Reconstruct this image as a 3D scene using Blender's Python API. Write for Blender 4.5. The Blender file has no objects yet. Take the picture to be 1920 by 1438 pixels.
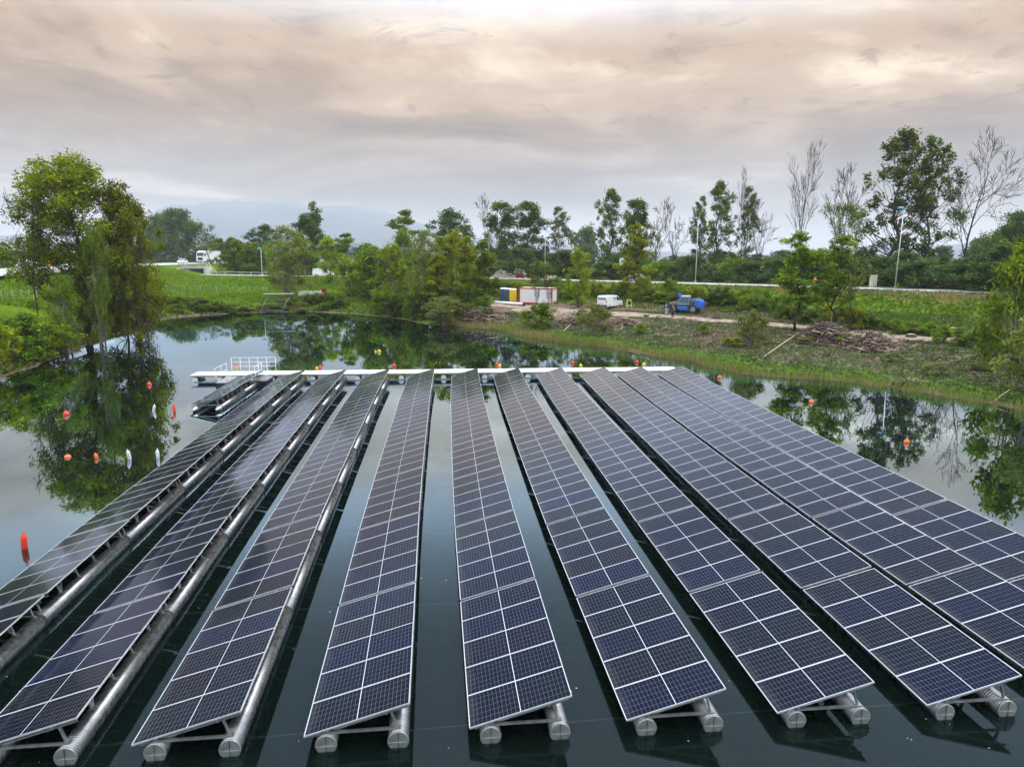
import bpy, math, random
import numpy as np
from mathutils import Vector, Matrix

scene = bpy.context.scene
COL = scene.collection
random.seed(7)

# ---------------------------------------------------------------- camera
F_PX, PITCH, YAW, ROLL, CAM_Z = 1349.6, 0.17246, 0.09096, 0.00352, 9.42
_cp, _sp, _cy, _sy = math.cos(PITCH), math.sin(PITCH), math.cos(YAW), math.sin(YAW)
FWD = np.array([_sy*_cp, _cy*_cp, -_sp])
_r = np.array([_cy, -_sy, 0.0]); _u = np.cross(_r, FWD)
RGT = math.cos(ROLL)*_r + math.sin(ROLL)*_u
UPV = -math.sin(ROLL)*_r + math.cos(ROLL)*_u
cam_data = bpy.data.cameras.new('camera')
cam = bpy.data.objects.new('camera', cam_data)
COL.objects.link(cam)
cam.matrix_world = Matrix(((RGT[0], UPV[0], -FWD[0], 0), (RGT[1], UPV[1], -FWD[1], 0), (RGT[2], UPV[2], -FWD[2], CAM_Z), (0, 0, 0, 1)))
cam_data.sensor_width = 36.0
cam_data.sensor_fit = 'HORIZONTAL'
cam_data.lens = F_PX/1920*36.0
cam_data.clip_start = 0.1
cam_data.clip_end = 40000
scene.camera = cam

# ---------------------------------------------------------------- render look
scene.render.engine = 'CYCLES'
scene.view_settings.view_transform = 'Standard'
scene.view_settings.look = 'None'
scene.view_settings.exposure = 0.25
scene.view_settings.gamma = 1.0
scene.cycles.max_bounces = 6
scene.cycles.diffuse_bounces = 2
scene.cycles.glossy_bounces = 4
scene.cycles.transmission_bounces = 3
scene.cycles.volume_bounces = 0
scene.cycles.caustics_reflective = False
scene.cycles.caustics_refractive = False
scene.cycles.use_denoising = True
scene.cycles.use_adaptive_sampling = True
scene.cycles.adaptive_threshold = 0.02
scene.cycles.sample_clamp_indirect = 6.0

# ---------------------------------------------------------------- world: overcast sky
SUN_EL, SUN_AZ = math.radians(52), math.radians(60)      # azimuth from +Y towards +X
world = bpy.data.worlds.new('World')
scene.world = world
world.use_nodes = True
wt = world.node_tree
wt.nodes.clear()
def wn(kind, **kw):
    n = wt.nodes.new(kind)
    for k, v in kw.items():
        setattr(n, k, v)
    return n
def wmath(op, a, b=None, c=None, clamp=False):
    n = wn('ShaderNodeMath', operation=op); n.use_clamp = clamp
    for i, v in enumerate((a, b, c)):
        if v is None: continue
        if isinstance(v, (int, float)): n.inputs[i].default_value = v
        else: wt.links.new(v, n.inputs[i])
    return n.outputs[0]
def wramp(fac, stops, interp='EASE'):
    n = wn('ShaderNodeValToRGB'); n.color_ramp.interpolation = interp
    el = n.color_ramp.elements
    while len(el) < len(stops): el.new(0.5)
    for e, (p, c) in zip(el, stops):
        e.position = p; e.color = (c[0], c[1], c[2], 1) if not isinstance(c, (int, float)) else (c, c, c, 1)
    wt.links.new(fac, n.inputs[0])
    return n.outputs[0]
def wmix(fac, a, b, mode='MIX'):
    n = wn('ShaderNodeMix', data_type='RGBA', blend_type=mode)
    for sock, v in ((n.inputs[0], fac), (n.inputs[6], a), (n.inputs[7], b)):
        if isinstance(v, (int, float)): sock.default_value = v
        elif isinstance(v, tuple): sock.default_value = (*v, 1)
        else: wt.links.new(v, sock)
    return n.outputs[2]
def wnoise(vec, scale, detail, rough=0.55, dist=0.0):
    n = wn('ShaderNodeTexNoise'); n.inputs['Scale'].default_value = scale; n.inputs['Detail'].default_value = detail
    n.inputs['Roughness'].default_value = rough; n.inputs['Distortion'].default_value = dist
    wt.links.new(vec, n.inputs['Vector'])
    return n.outputs[0]
tc = wn('ShaderNodeTexCoord')
sep = wn('ShaderNodeSeparateXYZ'); wt.links.new(tc.outputs['Generated'], sep.inputs[0])
dz = wmath('MAXIMUM', sep.outputs[2], 0.0)
den = wmath('ADD', dz, 0.10)
comb = wn('ShaderNodeCombineXYZ')
wt.links.new(wmath('DIVIDE', sep.outputs[0], den), comb.inputs[0])
wt.links.new(wmath('DIVIDE', sep.outputs[1], den), comb.inputs[1])
sky = wn('ShaderNodeTexSky', sky_type='NISHITA')
sky.sun_disc = False; sky.sun_elevation = SUN_EL; sky.sun_rotation = SUN_AZ
sky.air_density = 1.0; sky.dust_density = 3.0
vo = wn('ShaderNodeVectorMath', operation='ADD'); wt.links.new(comb.outputs[0], vo.inputs[0]); vo.inputs[1].default_value = (7, 5, 2)
n1 = wnoise(vo.outputs[0], 0.62, 5, 0.5, 0.6)
n2 = wnoise(vo.outputs[0], 1.9, 6, 0.55, 0.4)
cl = wmath('ADD', wmath('MULTIPLY', n1, 0.73), wmath('MULTIPLY', n2, 0.27))
# grey lavender cloud low down, warmer and more contrasted higher up
cl_low = wmath('ADD', wmath('MULTIPLY', n1, 0.86), wmath('MULTIPLY', n2, 0.14))
low_c = wramp(cl_low, [(0.37, (0.19, 0.165, 0.15)), (0.5, (0.33, 0.29, 0.26)), (0.63, (0.64, 0.58, 0.52))])
mid_c = wramp(cl, [(0.35, (0.20, 0.118, 0.065)), (0.45, (0.36, 0.228, 0.132)), (0.54, (0.58, 0.41, 0.265)), (0.65, (1.05, 0.86, 0.63))])
high_c = wramp(cl, [(0.33, (0.78, 0.90, 1.04)), (0.65, (1.1, 1.18, 1.30))])
f_mid = wramp(dz, [(0.08, 0.0), (0.20, 1.0)])
f_high = wramp(dz, [(0.25, 0.0), (0.36, 1.0)])
n3 = wnoise(vo.outputs[0], 3.4, 5, 0.6, 1.2)
wisp = wmath('MULTIPLY', wramp(n3, [(0.56, 0.0), (0.70, 1.0)]), 0.5)
mid_c = wmix(wisp, mid_c, (0.20, 0.13, 0.09))
clouds = wmix(f_high, wmix(f_mid, low_c, mid_c), high_c)
# overcast skies brighten towards the zenith
gain = wmath('ADD', 1.0, wmath('MULTIPLY', wramp(dz, [(0.25, 0.0), (1.0, 1.0)], 'LINEAR'), 1.8))
vs = wn('ShaderNodeVectorMath', operation='SCALE'); wt.links.new(clouds, vs.inputs[0]); wt.links.new(wmath('MULTIPLY', gain, 10.0), vs.inputs['Scale'])
# a little clear blue between cloud base and horizon
breaks = wmath('MULTIPLY', wramp(dz, [(0.02, 0.25), (0.12, 0.0)]), wramp(n2, [(0.45, 1.0), (0.6, 0.0)]))
final = wmix(breaks, vs.outputs[0], sky.outputs[0])
bg = wn('ShaderNodeBackground'); bg.inputs[1].default_value = 0.1
wt.links.new(final, bg.inputs[0])
wo = wn('ShaderNodeOutputWorld'); wt.links.new(bg.outputs[0], wo.inputs[0])
world.cycles.sampling_method = 'MANUAL'
world.cycles.sample_map_resolution = 512

sun_data = bpy.data.lights.new('sun', 'SUN')
sun_data.energy = 1.5; sun_data.angle = math.radians(14); sun_data.color = (1.0, 0.95, 0.88)
sun = bpy.data.objects.new('sun', sun_data); COL.objects.link(sun)
_sd = Vector((math.sin(SUN_AZ)*math.cos(SUN_EL), math.cos(SUN_AZ)*math.cos(SUN_EL), math.sin(SUN_EL)))
sun.rotation_euler = _sd.to_track_quat('Z', 'Y').to_euler()

# ---------------------------------------------------------------- helpers: pixels of the photograph to places
def ray(px, py):
    return RGT*((px-960)/F_PX) + UPV*(-(py-719)/F_PX) + FWD
def on_plane(px, py, z):
    d = ray(px, py); t = (z-CAM_Z)/d[2]
    return np.array([d[0]*t, d[1]*t, z])
def at_range(px, dist):
    d = ray(px, 484.0); n = math.hypot(d[0], d[1])
    return d[0]/n*dist, d[1]/n*dist
def z_of(px, py, dist):
    d = ray(px, py); return CAM_Z + d[2]/math.hypot(d[0], d[1])*dist

# ---------------------------------------------------------------- helpers: objects
def link(o, parent=None):
    COL.objects.link(o)
    if parent is not None: o.parent = parent
    return o
def tag(o, label=None, cat=None, group=None, kind=None):
    if label: o['label'] = label
    if cat: o['category'] = cat
    if group: o['group'] = group
    if kind: o['kind'] = kind
    return o
def empty(name, loc=(0, 0, 0), rz=0.0, label=None, cat=None, group=None):
    o = bpy.data.objects.new(name, None); o.empty_display_size = 0.2
    COL.objects.link(o); o.location = loc; o.rotation_euler = (0, 0, rz)
    return tag(o, label, cat, group)
def place(name, mesh, parent=None, loc=(0, 0, 0), rot=(0, 0, 0), scale=(1, 1, 1)):
    o = bpy.data.objects.new(name, mesh); link(o, parent)
    o.location = loc; o.rotation_euler = rot; o.scale = scale
    return o
class MB:
    """collects simple solids, then becomes one mesh"""
    def __init__(s): s.v = []; s.f = []; s.m = []; s.sm = []
    def _add(s, vs, fs, mi=0, smooth=False):
        b = len(s.v); s.v += [tuple(p) for p in vs]
        for f in fs: s.f.append([b+i for i in f]); s.m.append(mi); s.sm.append(smooth)
    def box(s, c, size, mi=0, rz=0.0, ry=0.0, rx=0.0, taper=(1, 1)):
        hx, hy, hz = size[0]/2, size[1]/2, size[2]/2
        R = Matrix.Rotation(rz, 3, 'Z') @ Matrix.Rotation(ry, 3, 'Y') @ Matrix.Rotation(rx, 3, 'X')
        vs = []
        for z in (-1, 1):
            k = (1, 1) if z < 0 else taper
            for x, y in ((-1, -1), (1, -1), (1, 1), (-1, 1)):
                vs.append(Vector(c) + R @ Vector((x*hx*k[0], y*hy*k[1], z*hz)))
        s._add(vs, [(3, 2, 1, 0), (4, 5, 6, 7), (0, 1, 5, 4), (1, 2, 6, 5), (2, 3, 7, 6), (3, 0, 4, 7)], mi)
        return s
    def bar(s, a, b, w, h=None, mi=0):
        a, b = Vector(a), Vector(b); h = h or w
        d = (b-a); L = d.length
        q = d.to_track_quat('Y', 'Z').to_matrix()
        vs = []
        for y in (0, L):
            for x, z in ((-w/2, -h/2), (w/2, -h/2), (w/2, h/2), (-w/2, h/2)):
                vs.append(a + q @ Vector((x, y, z)))
        s._add(vs, [(0, 1, 2, 3), (7, 6, 5, 4), (0, 4, 5, 1), (1, 5, 6, 2), (2, 6, 7, 3), (3, 7, 4, 0)], mi)
        return s
    def tube(s, pts, radii, n=8, mi=0, caps=True, smooth=True):
        pts = [Vector(p) for p in pts]
        if isinstance(radii, (int, float)): radii = [radii]*len(pts)
        vs = []; prev = None
        for i, p in enumerate(pts):
            d = (pts[min(i+1, len(pts)-1)] - pts[max(i-1, 0)])
            if d.length < 1e-9: d = Vector((0, 0, 1))
            d.normalize()
            ref = prev if prev is not None else (Vector((1, 0, 0)) if abs(d.x) < 0.8 else Vector((0, 1, 0)))
            a = (ref - d*ref.dot(d)).normalized(); b = d.cross(a); prev = a
            for k in range(n):
                t = 2*math.pi*k/n
                vs.append(p + (a*math.cos(t) + b*math.sin(t))*radii[i])
        fs = []
        for i in range(len(pts)-1):
            for k in range(n):
                k2 = (k+1) % n
                fs.append((i*n+k, i*n+k2, (i+1)*n+k2, (i+1)*n+k))
        s._add(vs, fs, mi, smooth)
        if caps:
            b0 = len(s.v)-len(vs)
            s.f.append([b0+k for k in reversed(range(n))]); s.m.append(mi); s.sm.append(False)
            s.f.append([b0+(len(pts)-1)*n+k for k in range(n)]); s.m.append(mi); s.sm.append(False)
        return s
    def lathe(s, prof, c=(0, 0, 0), n=16, mi=0, smooth=True):
        vs = []
        for r, z in prof:
            for k in range(n):
                t = 2*math.pi*k/n
                vs.append((c[0]+r*math.cos(t), c[1]+r*math.sin(t), c[2]+z))
        fs = [(i*n+k, i*n+(k+1) % n, (i+1)*n+(k+1) % n, (i+1)*n+k) for i in range(len(prof)-1) for k in range(n)]
        s._add(vs, fs, mi, smooth); return s
    def prism(s, poly, y0, y1, mi=0, inset=None):
        """poly in (x, z), extruded along y; inset(x, z) -> narrowing of half width at that point"""
        n = len(poly); vs = []
        for y, sg in ((y0, 1), (y1, -1)):
            for x, z in poly: vs.append((x, y + (sg*inset(x, z) if inset else 0), z))
        fs = [list(range(n)), list(reversed(range(n, 2*n)))]
        fs += [((i+1) % n, i, n+i, n+(i+1) % n) for i in range(n)]
        s._add(vs, fs, mi); return s
    def mesh(s, name, mats):
        me = bpy.data.meshes.new(name); me.from_pydata(s.v, [], s.f)
        for m in (mats if isinstance(mats, (list, tuple)) else [mats]): me.materials.append(m)
        me.polygons.foreach_set('material_index', s.m); me.polygons.foreach_set('use_smooth', s.sm)
        me.update(); return me
    def build(s, name, mats, parent=None, loc=(0, 0, 0), rz=0.0):
        return place(name, s.mesh(name, mats), parent, loc, (0, 0, rz))
def bevel(o, w=0.02, seg=2):
    m = o.modifiers.new('bevel', 'BEVEL'); m.width = w; m.segments = seg; m.limit_method = 'ANGLE'
    return o
def quads_mesh(name, V, mats, tint=None, nv=4, flip=None):
    """V: (n, nv, 3) array of separate faces"""
    n = V.shape[0]; me = bpy.data.meshes.new(name)
    me.vertices.add(n*nv); me.vertices.foreach_set('co', np.ascontiguousarray(V, dtype=np.float32).ravel())
    me.loops.add(n*nv); me.loops.foreach_set('vertex_index', np.arange(n*nv, dtype=np.int32))
    me.polygons.add(n); me.polygons.foreach_set('loop_start', np.arange(0, n*nv, nv, dtype=np.int32))
    me.update(calc_edges=True)
    if tint is not None:
        a = me.attributes.new('tint', 'FLOAT', 'FACE'); a.data.foreach_set('value', np.asarray(tint, dtype=np.float32))
    for m in (mats if isinstance(mats, (list, tuple)) else [mats]): me.materials.append(m)
    return me
def copy_tree(o, parent=None):
    c = o.copy(); COL.objects.link(c); c.parent = parent
    for ch in o.children: copy_tree(ch, c)
    return c

# ---------------------------------------------------------------- materials
class NT:
    def __init__(s, name):
        s.m = bpy.data.materials.new(name); s.m.use_nodes = True; s.t = s.m.node_tree
        s.b = s.t.nodes['Principled BSDF']; s.out = s.t.nodes['Material Output']
    def n(s, kind, ins=None, **kw):
        n = s.t.nodes.new(kind)
        for k, v in kw.items(): setattr(n, k, v)
        for k, v in (ins or {}).items(): s.set(n.inputs[k], v)
        return n
    def set(s, sock, v):
        if hasattr(v, 'is_output'): s.t.links.new(v, sock)
        elif isinstance(v, tuple) and len(v) == 3 and sock.type == 'RGBA': sock.default_value = (*v, 1)
        else: sock.default_value = v
    def math(s, op, a, b=0.0, clamp=False):
        n = s.n('ShaderNodeMath', {0: a, 1: b}, operation=op); n.use_clamp = clamp; return n.outputs[0]
    def mix(s, f, a, b, mode='MIX'):
        n = s.n('ShaderNodeMix', data_type='RGBA', blend_type=mode)
        s.set(n.inputs[0], f); s.set(n.inputs[6], a); s.set(n.inputs[7], b); return n.outputs[2]
    def noise(s, scale, detail=4, rough=0.55, vec=None, out=0, dist=0.0):
        n = s.n('ShaderNodeTexNoise', {'Scale': scale, 'Detail': detail, 'Roughness': rough, 'Distortion': dist})
        if vec is not None: s.set(n.inputs['Vector'], vec)
        return n.outputs[out]
    def ramp(s, f, stops, interp='LINEAR'):
        n = s.n('ShaderNodeValToRGB', {0: f}); n.color_ramp.interpolation = interp; el = n.color_ramp.elements
        while len(el) < len(stops): el.new(0.5)
        for e, (p, c) in zip(el, stops):
            e.position = p; e.color = (*c, 1) if isinstance(c, tuple) else (c, c, c, 1)
        return n.outputs[0]
    def obj(s): return s.n('ShaderNodeTexCoord').outputs['Object']
    def pos(s): return s.n('ShaderNodeNewGeometry').outputs['Position']
    def rnd(s): return s.n('ShaderNodeObjectInfo').outputs['Random']
    def attr(s, name): return s.n('ShaderNodeAttribute', attribute_name=name).outputs['Fac']
    def base(s, col=None, rough=None, metal=None, ior=None, spec=None):
        if col is not None: s.set(s.b.inputs['Base Color'], col)
        if rough is not None: s.set(s.b.inputs['Roughness'], rough)
        if metal is not None: s.set(s.b.inputs['Metallic'], metal)
        if ior is not None: s.set(s.b.inputs['IOR'], ior)
        if spec is not None: s.set(s.b.inputs['Specular IOR Level'], spec)
        return s
    def bump(s, h, strength=0.3, dist=0.02):
        n = s.n('ShaderNodeBump', {'Height': h, 'Strength': strength, 'Distance': dist}); s.t.links.new(n.outputs[0], s.b.inputs['Normal']); return s
def paint(name, col, rough=0.5, metal=0.0, wear=0.12, scale=6.0):
    k = NT(name); f = k.noise(scale, 5, 0.6, k.obj())
    dark = tuple(c*(1-wear*2.2) for c in col); lite = tuple(min(1, c*(1+wear)) for c in col)
    k.base(k.ramp(f, [(0.3, dark), (0.55, col), (0.75, lite)]), k.math('ADD', k.math('MULTIPLY', f, 0.25), rough-0.12), metal)
    return k.m
def leaf_mat(name, dark, mid, lite, trans=0.3):
    k = NT(name); t = k.attr('tint')
    c = k.ramp(t, [(0.0, dark), (0.5, mid), (1.0, lite)])
    hs = k.n('ShaderNodeHueSaturation', {'Color': c, 'Value': k.math('ADD', 0.82, k.math('MULTIPLY', k.rnd(), 0.36)), 'Hue': k.math('ADD', 0.488, k.math('MULTIPLY', k.rnd(), 0.024))})
    d = k.n('ShaderNodeBsdfDiffuse', {'Color': hs.outputs[0]})
    tr = k.n('ShaderNodeBsdfTranslucent', {'Color': hs.outputs[0]})
    gl = k.n('ShaderNodeBsdfGlossy', {'Color': (0.8, 0.85, 0.9), 'Roughness': 0.45})
    m1 = k.n('ShaderNodeMixShader', {0: trans}); k.t.links.new(d.outputs[0], m1.inputs[1]); k.t.links.new(tr.outputs[0], m1.inputs[2])
    m2 = k.n('ShaderNodeMixShader', {0: 0.006}); k.t.links.new(m1.outputs[0], m2.inputs[1]); k.t.links.new(gl.outputs[0], m2.inputs[2])
    k.t.links.new(m2.outputs[0], k.out.inputs[0]); return k.m
M = {}
# water: dark green body under a clear reflecting surface
k = NT('water')
rip = k.noise(0.55, 3, 0.5, k.pos()); rip2 = k.noise(3.5, 2, 0.5, k.pos())
calm = k.ramp(k.noise(0.045, 2, 0.5, k.pos()), [(0.4, 0.15), (0.65, 1.0)])
hgt = k.math('ADD', k.math('MULTIPLY', rip, 1.0), k.math('MULTIPLY', k.math('MULTIPLY', rip2, calm), 0.10))
bp = k.n('ShaderNodeBump', {'Height': hgt, 'Strength': 0.06, 'Distance': 0.05})
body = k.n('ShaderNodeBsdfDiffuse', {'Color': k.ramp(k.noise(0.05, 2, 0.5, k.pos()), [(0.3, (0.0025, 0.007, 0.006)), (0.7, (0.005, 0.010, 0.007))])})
refl = k.n('ShaderNodeBsdfGlossy', {'Color': (0.62, 0.80, 0.94), 'Roughness': 0.005, 'Normal': bp.outputs[0]})
fr = k.n('ShaderNodeFresnel', {'IOR': 1.333, 'Normal': bp.outputs[0]})
clear = k.n('ShaderNodeBsdfTransparent', {'Color': (0.55, 0.75, 0.68)})
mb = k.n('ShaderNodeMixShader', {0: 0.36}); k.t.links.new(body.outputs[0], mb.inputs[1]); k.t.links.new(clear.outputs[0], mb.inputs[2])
ms = k.n('ShaderNodeMixShader', {0: k.math('MINIMUM', k.math('MULTIPLY', fr.outputs[0], k.math('ADD', 0.6, k.math('MULTIPLY', k.ramp(fr.outputs[0], [(0.05, 0.0), (0.20, 1.0)], 'EASE'), 2.5))), 0.95)}); k.t.links.new(mb.outputs[0], ms.inputs[1]); k.t.links.new(refl.outputs[0], ms.inputs[2])
k.t.links.new(ms.outputs[0], k.out.inputs[0]); M['water'] = k.m
# solar cells under glass (u across the slope, v along the row, in metres)
PW, PD = 2.11, 1.05
k = NT('solar_glass')
uv = k.n('ShaderNodeUVMap'); sx = k.n('ShaderNodeSeparateXYZ', {0: uv.outputs[0]})
lu = k.math('ABSOLUTE', k.math('SUBTRACT', sx.outputs[0], PW/2)); v = sx.outputs[1]
pu, pv = (PW/2-0.026)/12, (PD-0.036)/6
cu = k.math('DIVIDE', k.math('SUBTRACT', lu, 0.007), pu); cv = k.math('DIVIDE', k.math('SUBTRACT', v, 0.018), pv)
def edge(c, pitch, w):
    f = k.math('FRACT', c); d = k.math('MULTIPLY', k.math('MINIMUM', f, k.math('SUBTRACT', 1.0, f)), pitch)
    return k.math('LESS_THAN', d, w)
line = k.math('MAXIMUM', edge(cu, pu, 0.0016), edge(cv, pv, 0.0019))
marg = k.math('MAXIMUM', k.math('MAXIMUM', k.math('LESS_THAN', cu, 0.0), k.math('GREATER_THAN', cu, 12.0)), k.math('MAXIMUM', k.math('LESS_THAN', cv, 0.0), k.math('GREATER_THAN', cv, 6.0)))
cell_id = k.n('ShaderNodeCombineXYZ', {0: k.math('FLOOR', k.math('DIVIDE', sx.outputs[0], pu)), 1: k.math('FLOOR', cv), 2: k.math('MULTIPLY', k.rnd(), 50)})
wn_ = k.n('ShaderNodeTexWhiteNoise', {'Vector': cell_id.outputs[0]}, noise_dimensions='3D')
cellc = k.ramp(k.rnd(), [(0.0, (0.0012, 0.0030, 0.016)), (0.35, (0.0018, 0.0034, 0.011)), (0.62, (0.0036, 0.0036, 0.0075)), (0.82, (0.0018, 0.0042, 0.010)), (1.0, (0.0010, 0.0044, 0.022))])
cellc = k.mix(k.math('MULTIPLY', wn_.outputs[0], 0.25), cellc, (0.006, 0.006, 0.013))
cellc = k.mix(line, cellc, (0.15, 0.17, 0.22)); cellc = k.mix(marg, cellc, (0.50, 0.52, 0.55))
dust = k.noise(2.2, 4, 0.6, uv.outputs[0])
spv = k.n('ShaderNodeVectorMath', {0: uv.outputs[0], 1: k.n('ShaderNodeCombineXYZ', {0: k.math('MULTIPLY', k.rnd(), 37.0), 1: k.math('MULTIPLY', k.rnd(), 91.0)}).outputs[0]}, operation='ADD').outputs[0]
vor = k.n('ShaderNodeTexVoronoi', {'Vector': spv, 'Scale': 1.6}); spot = k.math('MULTIPLY', k.math('LESS_THAN', vor.outputs['Distance'], 0.022), k.math('GREATER_THAN', k.n('ShaderNodeSeparateColor', {0: vor.outputs['Color']}).outputs[0], 0.72))
film = k.math('MULTIPLY', k.ramp(k.math('ADD', k.math('MULTIPLY', sx.outputs[0], -1.0), k.math('MULTIPLY', dust, 0.5)), [(0.0, 0.0), (0.3, 1.0)]), 0.05)
surf_c = k.mix(spot, k.mix(k.math('ADD', film, k.math('MULTIPLY', dust, 0.004)), cellc, (0.4, 0.38, 0.36)), (0.5, 0.5, 0.47))
dif = k.n('ShaderNodeBsdfDiffuse', {'Color': surf_c}); glo = k.n('ShaderNodeBsdfGlossy', {'Color': (0.80, 0.88, 1.0), 'Roughness': k.math('ADD', 0.05, k.math('MULTIPLY', dust, 0.09))})
pfr = k.n('ShaderNodeFresnel', {'IOR': 1.45}); pm_ = k.n('ShaderNodeMixShader', {0: k.math('MULTIPLY', pfr.outputs[0], k.math('ADD', 0.18, k.ramp(pfr.outputs[0], [(0.06, 0.0), (0.30, 1.0)], 'EASE')))}); k.t.links.new(dif.outputs[0], pm_.inputs[1]); k.t.links.new(glo.outputs[0], pm_.inputs[2]); k.t.links.new(pm_.outputs[0], k.out.inputs[0])
M['glass_pv'] = k.m
M['alu'] = paint('panel_frame', (0.50, 0.52, 0.54), 0.42, 0.35, 0.10)
M['backsheet_shade'] = paint('panel_back_shaded', (0.045, 0.045, 0.05), 0.7)  # white backsheet coloured dark: the shade under the rafts is painted in
k = NT('galvanised_pipe')
oc = k.n('ShaderNodeSeparateXYZ', {0: k.obj()})
saw = k.math('SINE', k.math('MULTIPLY', oc.outputs[1], 100.0))
nz = k.noise(5, 5, 0.6, k.obj())
k.base(k.ramp(nz, [(0.3, (0.17, 0.17, 0.175)), (0.7, (0.31, 0.31, 0.31))]), k.math('ADD', 0.18, k.math('MULTIPLY', nz, 0.2)), 0.85)
k.bump(k.math('ADD', saw, k.math('MULTIPLY', nz, 0.12)), 0.22, 0.008); M['pipe'] = k.m
M['cap'] = paint('float_cap', (0.40, 0.41, 0.38), 0.35, 0.7, 0.2)
M['steel'] = paint('galvanised_steel', (0.34, 0.34, 0.33), 0.42, 0.75, 0.14)
M['rubber'] = paint('black_rubber', (0.018, 0.018, 0.018), 0.7)
M['white'] = paint('white_paint', (0.78, 0.78, 0.76), 0.5, 0, 0.05)
M['deck'] = paint('white_deck', (0.76, 0.76, 0.75), 0.6, 0, 0.07, 2.0)
M['navy'] = paint('navy_hull', (0.012, 0.018, 0.035), 0.4)
M['red'] = paint('red_paint', (0.60, 0.035, 0.025), 0.5)
M['buoy_red'] = paint('buoy_red', (0.80, 0.055, 0.02), 0.4, 0, 0.08)
M['orange'] = paint('orange_plastic', (0.85, 0.17, 0.02), 0.4, 0, 0.08)
M['yellow'] = paint('yellow_plastic', (0.80, 0.52, 0.02), 0.45, 0, 0.08)
M['lime'] = paint('lime_yellow', (0.62, 0.72, 0.06), 0.5)
M['buoy_white'] = paint('buoy_white', (0.78, 0.79, 0.77), 0.45, 0, 0.05)
M['blue'] = paint('machine_blue', (0.02, 0.14, 0.62), 0.35)
M['toilet_blue'] = paint('slate_blue_plastic', (0.05, 0.085, 0.15), 0.5)
M['dark'] = paint('dark_plastic', (0.02, 0.02, 0.022), 0.5)
M['grey'] = paint('grey_metal', (0.26, 0.26, 0.26), 0.5, 0.3)
M['silver'] = paint('silver_car_paint', (0.55, 0.57, 0.58), 0.25, 0.5, 0.05)
M['car_white'] = paint('white_car_paint', (0.80, 0.80, 0.80), 0.25, 0, 0.04)
M['car_black'] = paint('black_car_paint', (0.012, 0.012, 0.016), 0.2)
M['glass'] = paint('dark_window', (0.02, 0.03, 0.04), 0.18)
M['glass_blue'] = paint('cab_window', (0.07, 0.16, 0.24), 0.15)
M['lettering'] = paint('blue_lettering', (0.03, 0.10, 0.42), 0.4)
M['tail'] = paint('tail_light', (0.5, 0.02, 0.02), 0.3)
M['beige'] = paint('beige_cabinet', (0.66, 0.60, 0.47), 0.6)
M['teal'] = paint('teal_lamp', (0.02, 0.30, 0.48), 0.4)
M['pole'] = paint('lamp_pole', (0.62, 0.64, 0.64), 0.45, 0.4)
M['concrete'] = paint('concrete', (0.48, 0.46, 0.42), 0.85, 0, 0.14, 1.5)
M['post'] = paint('fence_post', (0.30, 0.29, 0.27), 0.8)
M['wood'] = paint('pale_wood', (0.55, 0.40, 0.24), 0.8)
M['skin'] = paint('skin', (0.50, 0.32, 0.24), 0.6)
M['jacket_blue'] = paint('blue_jacket', (0.02, 0.06, 0.20), 0.8)
M['jacket_black'] = paint('black_jacket', (0.012, 0.012, 0.014), 0.8)
M['jeans'] = paint('pale_jeans', (0.32, 0.40, 0.50), 0.85)
M['hair'] = paint('hair', (0.03, 0.02, 0.015), 0.7)
k = NT('bark'); f = k.noise(9, 5, 0.65, k.obj()); k.base(k.ramp(f, [(0.3, (0.035, 0.026, 0.020)), (0.7, (0.13, 0.105, 0.085))]), 0.9).bump(f, 0.5, 0.03); M['bark'] = k.m
k = NT('pale_bark'); f = k.noise(7, 5, 0.65, k.obj()); k.base(k.ramp(f, [(0.3, (0.12, 0.10, 0.08)), (0.7, (0.32, 0.28, 0.23))]), 0.9).bump(f, 0.5, 0.03); M['bark_pale'] = k.m
k = NT('grey_bark'); f = k.noise(7, 5, 0.65, k.obj()); k.base(k.ramp(f, [(0.3, (0.018, 0.012, 0.010)), (0.7, (0.055, 0.038, 0.030))]), 0.9); M['bark_grey'] = k.m
k = NT('dead_sticks'); t = k.attr('tint'); k.base(k.ramp(t, [(0.0, (0.035, 0.022, 0.018)), (0.55, (0.12, 0.075, 0.055)), (0.85, (0.24, 0.16, 0.11)), (1.0, (0.46, 0.36, 0.25))]), 0.9); M['sticks'] = k.m
M['leaf_dark'] = leaf_mat('leaf_dark', (0.0276, 0.0529, 0.0057), (0.0782, 0.1323, 0.0115), (0.1840, 0.2415, 0.0207), 0.35)
M['leaf_mid'] = leaf_mat('leaf_mid', (0.0504, 0.1020, 0.0060), (0.1380, 0.2280, 0.0108), (0.2760, 0.3600, 0.0216), 0.4)
M['leaf_bright'] = leaf_mat('leaf_bright', (0.0978, 0.1437, 0.0046), (0.2300, 0.2932, 0.0080), (0.4140, 0.4485, 0.0207), 0.45)
M['leaf_olive'] = leaf_mat('leaf_olive', (0.0805, 0.1058, 0.0138), (0.1725, 0.2070, 0.0287), (0.3220, 0.3450, 0.0805), 0.4)
M['leaf_hero'] = leaf_mat('leaf_hero', (0.0562, 0.0750, 0.0037), (0.1562, 0.1938, 0.0063), (0.3375, 0.3625, 0.0150), 0.45)
M['leaf_far'] = leaf_mat('leaf_far', (0.0330, 0.0660, 0.0154), (0.0770, 0.1342, 0.0286), (0.1540, 0.2200, 0.0440), 0.35)
k = NT('grass'); t = k.attr('tint'); k.base(k.ramp(t, [(0.0, (0.30, 0.20, 0.085)), (0.16, (0.22, 0.17, 0.06)), (0.22, (0.050, 0.085, 0.008)), (0.55, (0.10, 0.175, 0.012)), (1.0, (0.20, 0.30, 0.020))]), 0.75, spec=0.0)
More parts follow.
